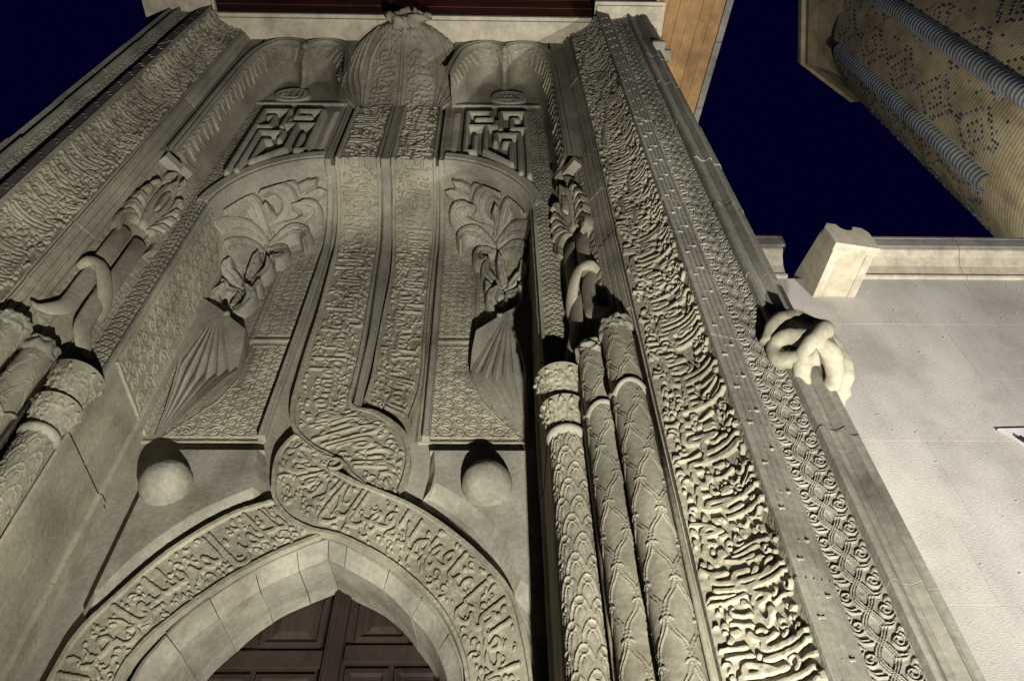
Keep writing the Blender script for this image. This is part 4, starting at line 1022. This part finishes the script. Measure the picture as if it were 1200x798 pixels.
b = MB()
for a, ln, r in ((-.9, .22, .055), (-.45, .26, .06), (0, .30, .07), (.45, .26, .06), (.9, .22, .055), (-1.25, .24, .07), (1.25, .24, .07)):
    p = [(.04 + math.sin(a) * ln * 1.25 * t, -.01 - .10 * math.sin(t * 2.0), 11.92 + .36 * t * math.cos(a * .6)) for t in np.linspace(0, 1, 14)]
    b.tube(p, [r * (.5 + .7 * math.sin(pi * min(1, .15 + t * .8))) for t in np.linspace(0, 1, 14)], 12)
o = b.build('hood_finial', STONE, PORTAL, True); rough_mass(o, .035, 26, 3)

# ---- solid core behind the carved faces
b = MB()
b.box(-3.27, 3.27, 2.30, 3.3, 0, ZT); b.box(-3.27, -1.64, 1.15, 2.30, 0, ZT); b.box(1.64, 3.27, 1.15, 2.30, 0, ZT); b.box(-1.64, 1.64, 1.78, 2.29, 5.2, ZT); b.box(-1.64, 1.64, 1.2, 1.78, 9.9, ZT)
b.build('masonry_core', STONE_B, PORTAL)
b = MB(); b.box(-3.4, 3.4, -.25, 3.3, GZ, -.002); b.build('plinth', STONE_B, PORTAL)

# ---- cornice slab
b = MB()
def slab(poly, z0, z1): b.prism(poly, 'z', z0, z1)
slab([(-2.57, .01), (2.57, .01), (2.57, 1.0), (-2.57, 1.0)], ZT, ZT + .05)
slab([(-2.57, -.035), (2.57, -.035), (2.57, 1.0), (-2.57, 1.0)], ZT + .052, ZT + .12)
b.build('cornice', LIME, PORTAL)
for s in (1, -1):
    b = MB(); a, c = s * 2.575, s * 3.46
    slab([(min(a, c), -.21), (max(a, c), -.21), (max(a, c), 1.0), (min(a, c), 1.0)], ZT + .002, ZT + .05)
    a, c = s * 2.55, s * 3.50
    slab([(min(a, c), -.25), (max(a, c), -.25), (max(a, c), 1.0), (min(a, c), 1.0)], ZT + .055, ZT + .125); b.build('cornice', LIME, PORTAL)

# ---- knot carved on the outer roll
for s in (1, -1):
    K = lambda pts, n=36: [(s * x, y, z) for x, y, z in spline(pts, n)]
    b = MB()
    b.tube(K([(3.06, .0, 4.95), (3.045, -.08, 4.98), (3.04, -.16, 5.03), (3.09, -.24, 5.10), (3.20, -.24, 5.24), (3.27, -.16, 5.36), (3.22, -.12, 5.46), (3.11, -.15, 5.48), (3.0, -.16, 5.42), (2.93, -.10, 5.28)]), np.r_[np.linspace(.04, .062, 10), np.linspace(.062, .06, 26)], 14)
    b.tube(K([(3.20, .05, 4.94), (3.22, -.03, 4.97), (3.24, -.10, 5.01), (3.20, -.20, 5.08), (3.10, -.22, 5.18), (3.01, -.18, 5.26), (2.95, -.12, 5.24), (2.95, -.10, 5.14), (3.03, -.17, 5.06), (3.12, -.22, 5.02)]), np.r_[np.linspace(.04, .06, 10), np.linspace(.06, .052, 26)], 14)
    b.tube(K([(3.27, .16, 4.94), (3.29, .08, 4.97), (3.31, -.0, 5.01), (3.33, -.08, 5.10), (3.31, -.11, 5.24), (3.25, -.14, 5.36)]), np.r_[np.linspace(.035, .055, 10), np.linspace(.055, .055, 26)], 14)
    rough_mass(b.build('roll_knot', STONE, PORTAL, True), .005, 34, 4)

# ================================================================== SIDE WALL with blocks, cornice; spout
SIDE = thing('side_wall', 'pale tooled stone wall with moulded top right of the carved portal', 'wall', (6, 1, 0))
b = MB(); b.box(3.405, 10, .98, 1.35, GZ, -.002); b.build('wall_footing', WALL, SIDE)
zc = [0, .75, 1.5, 2.2, 2.9, 3.55, 4.19, 4.85, 5.55, 6.25, 6.98, 7.70]
R = random.Random(4)
for i in range(len(zc) - 1):
    x = 3.29
    while x < 10:
        x2 = min(10, x + R.uniform(.85, 1.5)); b = MB(); e = R.uniform(-.0006, .0006)
        b.box(x + .0008, x2 - .0008, 1.0 + e, 1.28, zc[i] + .001, zc[i + 1] - .001, .0012); b.build('stone_block', WALL, SIDE); x = x2
b = MB(); b.box(3.29, 10, 1.002, 1.3, 0, 7.7); b.build('mortar_bed', MORTAR, SIDE)
pf = [(1.02, 7.70), (.975, 7.705), (.965, 7.725), (.975, 7.745), (.99, 7.75), (.985, 7.79), (.96, 7.87), (.90, 7.94), (.84, 7.97), (.835, 7.985), (.835, 8.0)]
pf2 = [(.835, 8.002), (.81, 8.01), (.80, 8.10), (.815, 8.12), (.80, 8.13), (.80, 8.16), (1.3, 8.16)]
for xa, xb in ((3.29, 4.02), (4.62, 5.75), (5.755, 7.2), (7.205, 10)):
    b = MB(); b.loft([[(xa, y, z) for y, z in pf], [(xb, y, z) for y, z in pf]]); b.add([(xa, y, z) for y, z in pf] + [(xa, 1.3, 8.0), (xa, 1.3, 7.7)], [list(range(len(pf) + 2))]); b.add([(xb, y, z) for y, z in pf] + [(xb, 1.3, 8.0), (xb, 1.3, 7.7)], [list(range(len(pf) + 2))])
    b.build('cornice_block', LIME, SIDE)
    b = MB(); xe = xb + (.03 if xb < 4.1 else 0); b.loft([[(xa, y, z) for y, z in pf2], [(xe, y, z) for y, z in pf2]]); b.add([(xe, y, z) for y, z in pf2] + [(xe, 1.3, 8.0)], [list(range(len(pf2) + 1))]); b.build('parapet_block', ASHLAR, SIDE)
pb = MB(); R = random.Random(15)
for _ in range(130):
    x, z = R.uniform(3.4, 6.2), R.uniform(3.4, 7.6); r = R.uniform(.003, .009); a = [(x + r * R.uniform(.7, 1.5) * math.cos(q), .992 - .0, z + r * R.uniform(.4, .9) * math.sin(q)) for q in np.linspace(0, 2 * pi, 8)[:-1]]
    pb.add(a + [(x, .992 - r * .5, z)], [(i, (i + 1) % 7, 7) for i in range(7)])
tag(pb.build('wall_chips', WALL, SIDE), kind='stuff')
# water spout
SP = thing('water_spout', 'cream stone water spout jutting from the wall top beside the portal', 'water spout', (4.36, 1.0, 7.4))
b = MB(); b.prism([(1.25, 7.38), (.53, 7.44), (.53, 7.60), (1.25, 7.66)], 'x', 4.185, 4.535); b.build('spout_soffit', DIRT, SP)
for xa, xb in ((4.165, 4.235), (4.485, 4.555)):
    b = MB(); b.prism([(1.28, 7.372), (.52, 7.432), (.52, 7.76), (1.28, 7.90)], 'x', xa, xb); b.build('spout_cheek', LIME, SP)
b = MB(); q = [(4.15, 7.42), (4.57, 7.42), (4.575, 7.70), (4.53, 7.775), (4.44, 7.775)] + [(4.36 + .08 * math.cos(a), 7.775 - .085 * math.sin(a)) for a in np.linspace(.1, pi - .1, 10)] + [(4.28, 7.775), (4.19, 7.775), (4.145, 7.70)]
b.prism(q, 'y', .46, .54); b.build('spout_lip', LIME, SP)
SP.rotation_euler.z = .15

# small lamp bracket at the right edge
FX = thing('wall_bracket', 'white bracket with a black bar fixed on the pale wall at the right edge', 'bracket', (5.2, 1.0, 5.5))
b = MB(); b.prism([(4.99, 5.66), (5.5, 5.68), (5.5, 5.38), (5.12, 5.44)], 'y', .978, .996); b.build('board', WHITE, FX)
b = MB(); b.tube([(5.09, .965, 5.56), (5.27, .96, 5.24)], .017, 8); b.build('bar', METAL, FX)
b = MB(); b.prism([(5.115, 5.43), (5.5, 5.37), (5.5, 4.9), (5.27, 5.10)], 'y', .984, .996); b.build('backplate', BRICK, FX)

# ================================================================== EAVES
EV = thing('wooden_eaves', 'varnished plank eaves soffit overhanging the portal corner', 'eaves', (3.9, 0, 12.6))
zs_ = 12.66
for i in range(6):
    x0 = 3.40 + i * .155; x1 = x0 + .150; sk = .115; e = .004 * (i % 2)
    b = MB(); ya, yb = -1.6, 5.0
    b.add([(x0 + sk * (-ya), ya, zs_ + e), (x1 + sk * (-ya), ya, zs_ + e), (x1 + sk * (-yb), yb, zs_ + e), (x0 + sk * (-yb), yb, zs_ + e)] + [(x0 + sk * (-ya), ya, zs_ + .03), (x1 + sk * (-ya), ya, zs_ + .03), (x1 + sk * (-yb), yb, zs_ + .03), (x0 + sk * (-yb), yb, zs_ + .03)],
          [(0, 1, 2, 3), (4, 7, 6, 5), (0, 4, 5, 1), (1, 5, 6, 2), (2, 6, 7, 3), (3, 7, 4, 0)]); b.build('plank', WOOD, EV)
b = MB()
for k in range(7):
    ya, yb = -1.6 + k * .95, -1.6 + (k + 1) * .95 - .01; x0, x1, sk = 4.33, 4.42, .115
    b.add([(x0 - sk * ya, ya, zs_ - .03), (x1 - sk * ya, ya, zs_ - .03), (x1 - sk * yb, yb, zs_ - .03), (x0 - sk * yb, yb, zs_ - .03), (x0 - sk * ya, ya, zs_ + .12), (x1 - sk * ya, ya, zs_ + .12), (x1 - sk * yb, yb, zs_ + .12), (x0 - sk * yb, yb, zs_ + .12)],
          [(0, 1, 2, 3), (4, 7, 6, 5), (0, 4, 5, 1), (1, 5, 6, 2), (2, 6, 7, 3), (3, 7, 4, 0)])
b.build('fascia', ASHLAR, EV)
for k in range(5):
    b = MB(); b.box(-3.1, 3.42, -.02 - .05 * 0 + .004 * (k % 2), .1, ZT + .14 + k * .22, ZT + .14 + (k + 1) * .22 - .012); b.build('board', DARKWOOD, EV)
b = MB(); b.box(3.39, 3.43, -.3, 4, ZT + .128, zs_ + .0); b.build('edge_board', WOOD, EV)

# ================================================================== MINARET
MX, MY, MR = 13.69, 3.42, 2.5
MIN = thing('brick_minaret', 'buff brick minaret with blue glazed ribs rising behind the wall', 'minaret', (MX, MY, 0))
ZB, ZTOP = 14.2, 25.0
nz = 60; rings = []
def mring(r, z, n=96): return [(MX + r * math.cos(2 * pi * i / n), MY + r * math.sin(2 * pi * i / n), z) for i in range(n + 1)]
b = MB(); b.loft([mring(MR, z) for z in np.linspace(ZB, ZTOP, 40)]); b.build('shaft', COURSED, MIN, True)
b = MB(); b.loft([mring(r, z) for r, z in ((MR + .02, 0), (MR + .25, 8), (MR + .12, ZB - .3), (MR, ZB))]); b.build('plinth', COURSED, MIN, True)
def oring(r, z, rot): return [(MX + r * math.cos(rot + pi / 4 * i), MY + r * math.sin(rot + pi / 4 * i), z) for i in range(9)]
toc = math.atan2(CAMY - MY, CAMX - MX); b = MB()
b.loft([oring(r, z, toc - 1.1) for r, z in ((MR * 1.0, ZTOP - .2), (MR + .12, ZTOP + .5), (MR + .30, ZTOP + 1.2), (MR + .46, ZTOP + 1.6), (MR + .47, ZTOP + 1.85), (MR + .60, ZTOP + 1.9), (MR + .62, ZTOP + 2.15), (.1, ZTOP + 2.15))])
o = b.build('balcony_corbel', BRICK, MIN, False)
ribs = [toc - .70, toc - .0, toc + .70]
for a in ribs:
    rr = .19; b = MB(); g = MB()
    cx, cy = MX + MR * math.cos(a), MY + MR * math.sin(a)
    z = ZB + 1.5; n = 18
    k = 0
    while z < ZTOP - .6:
        h = .062 if k % 2 else .088; r2 = rr + (.012 if k % 2 else 0)
        (g if k % 2 else b).loft([[(cx + r2 * math.cos(a + q), cy + r2 * math.sin(a + q), zz) for q in np.linspace(-1.9, 1.9, n)] for zz in (z, z + h)])
        if k % 2:
            for zz in (z, z + h): g.loft([[(cx + r_ * math.cos(a + q), cy + r_ * math.sin(a + q), zz) for q in np.linspace(-1.9, 1.9, n)] for r_ in (rr - .02, r2)])
        z += h; k += 1
    rib = b.build('rib', BRICK, MIN, True); tag(g.build('glazed_courses', GLAZE, rib), kind='stuff')
# glazed and dark brick heads set in zigzag diamonds
g = MB(); hmb = MB(); R = random.Random(6)
for i in range(86):
    for j in range(100):
        a = toc - 1.5 + i * .034; z = ZB + 1.6 + j * .105
        if any(abs(a - q) < .09 for q in ribs) or z > ZTOP - .3: continue
        d = (abs(((i + 3) % 14) - 7) + abs((j % 18) - 9) * 7 / 9)
        on = abs(d - 2.6) < .5 or abs(d - 6) < .6 or d < .7
        if (not on and R.random() > .03) or R.random() < .07: continue
        rr = MR + .012; ca, sa = math.cos(a), math.sin(a); hw, hh = .026, .030
        t = (-sa, ca); c = (MX + rr * ca, MY + rr * sa)
        vs = [(c[0] + t[0] * u + ca * o, c[1] + t[1] * u + sa * o, z + v) for o in (0, -.05) for u, v in ((-hw, -hh), (hw, -hh), (hw, hh), (-hw, hh))]
        (g if R.random() < .42 else hmb).add(vs, [(0, 1, 2, 3), (0, 4, 5, 1), (1, 5, 6, 2), (2, 6, 7, 3), (3, 7, 4, 0)])
tag(g.build('glazed_bricks', GLAZE, MIN), kind='stuff'); tag(hmb.build('dark_bricks', HOLE, MIN), kind='stuff')

bpy.data.objects.remove(_fo)
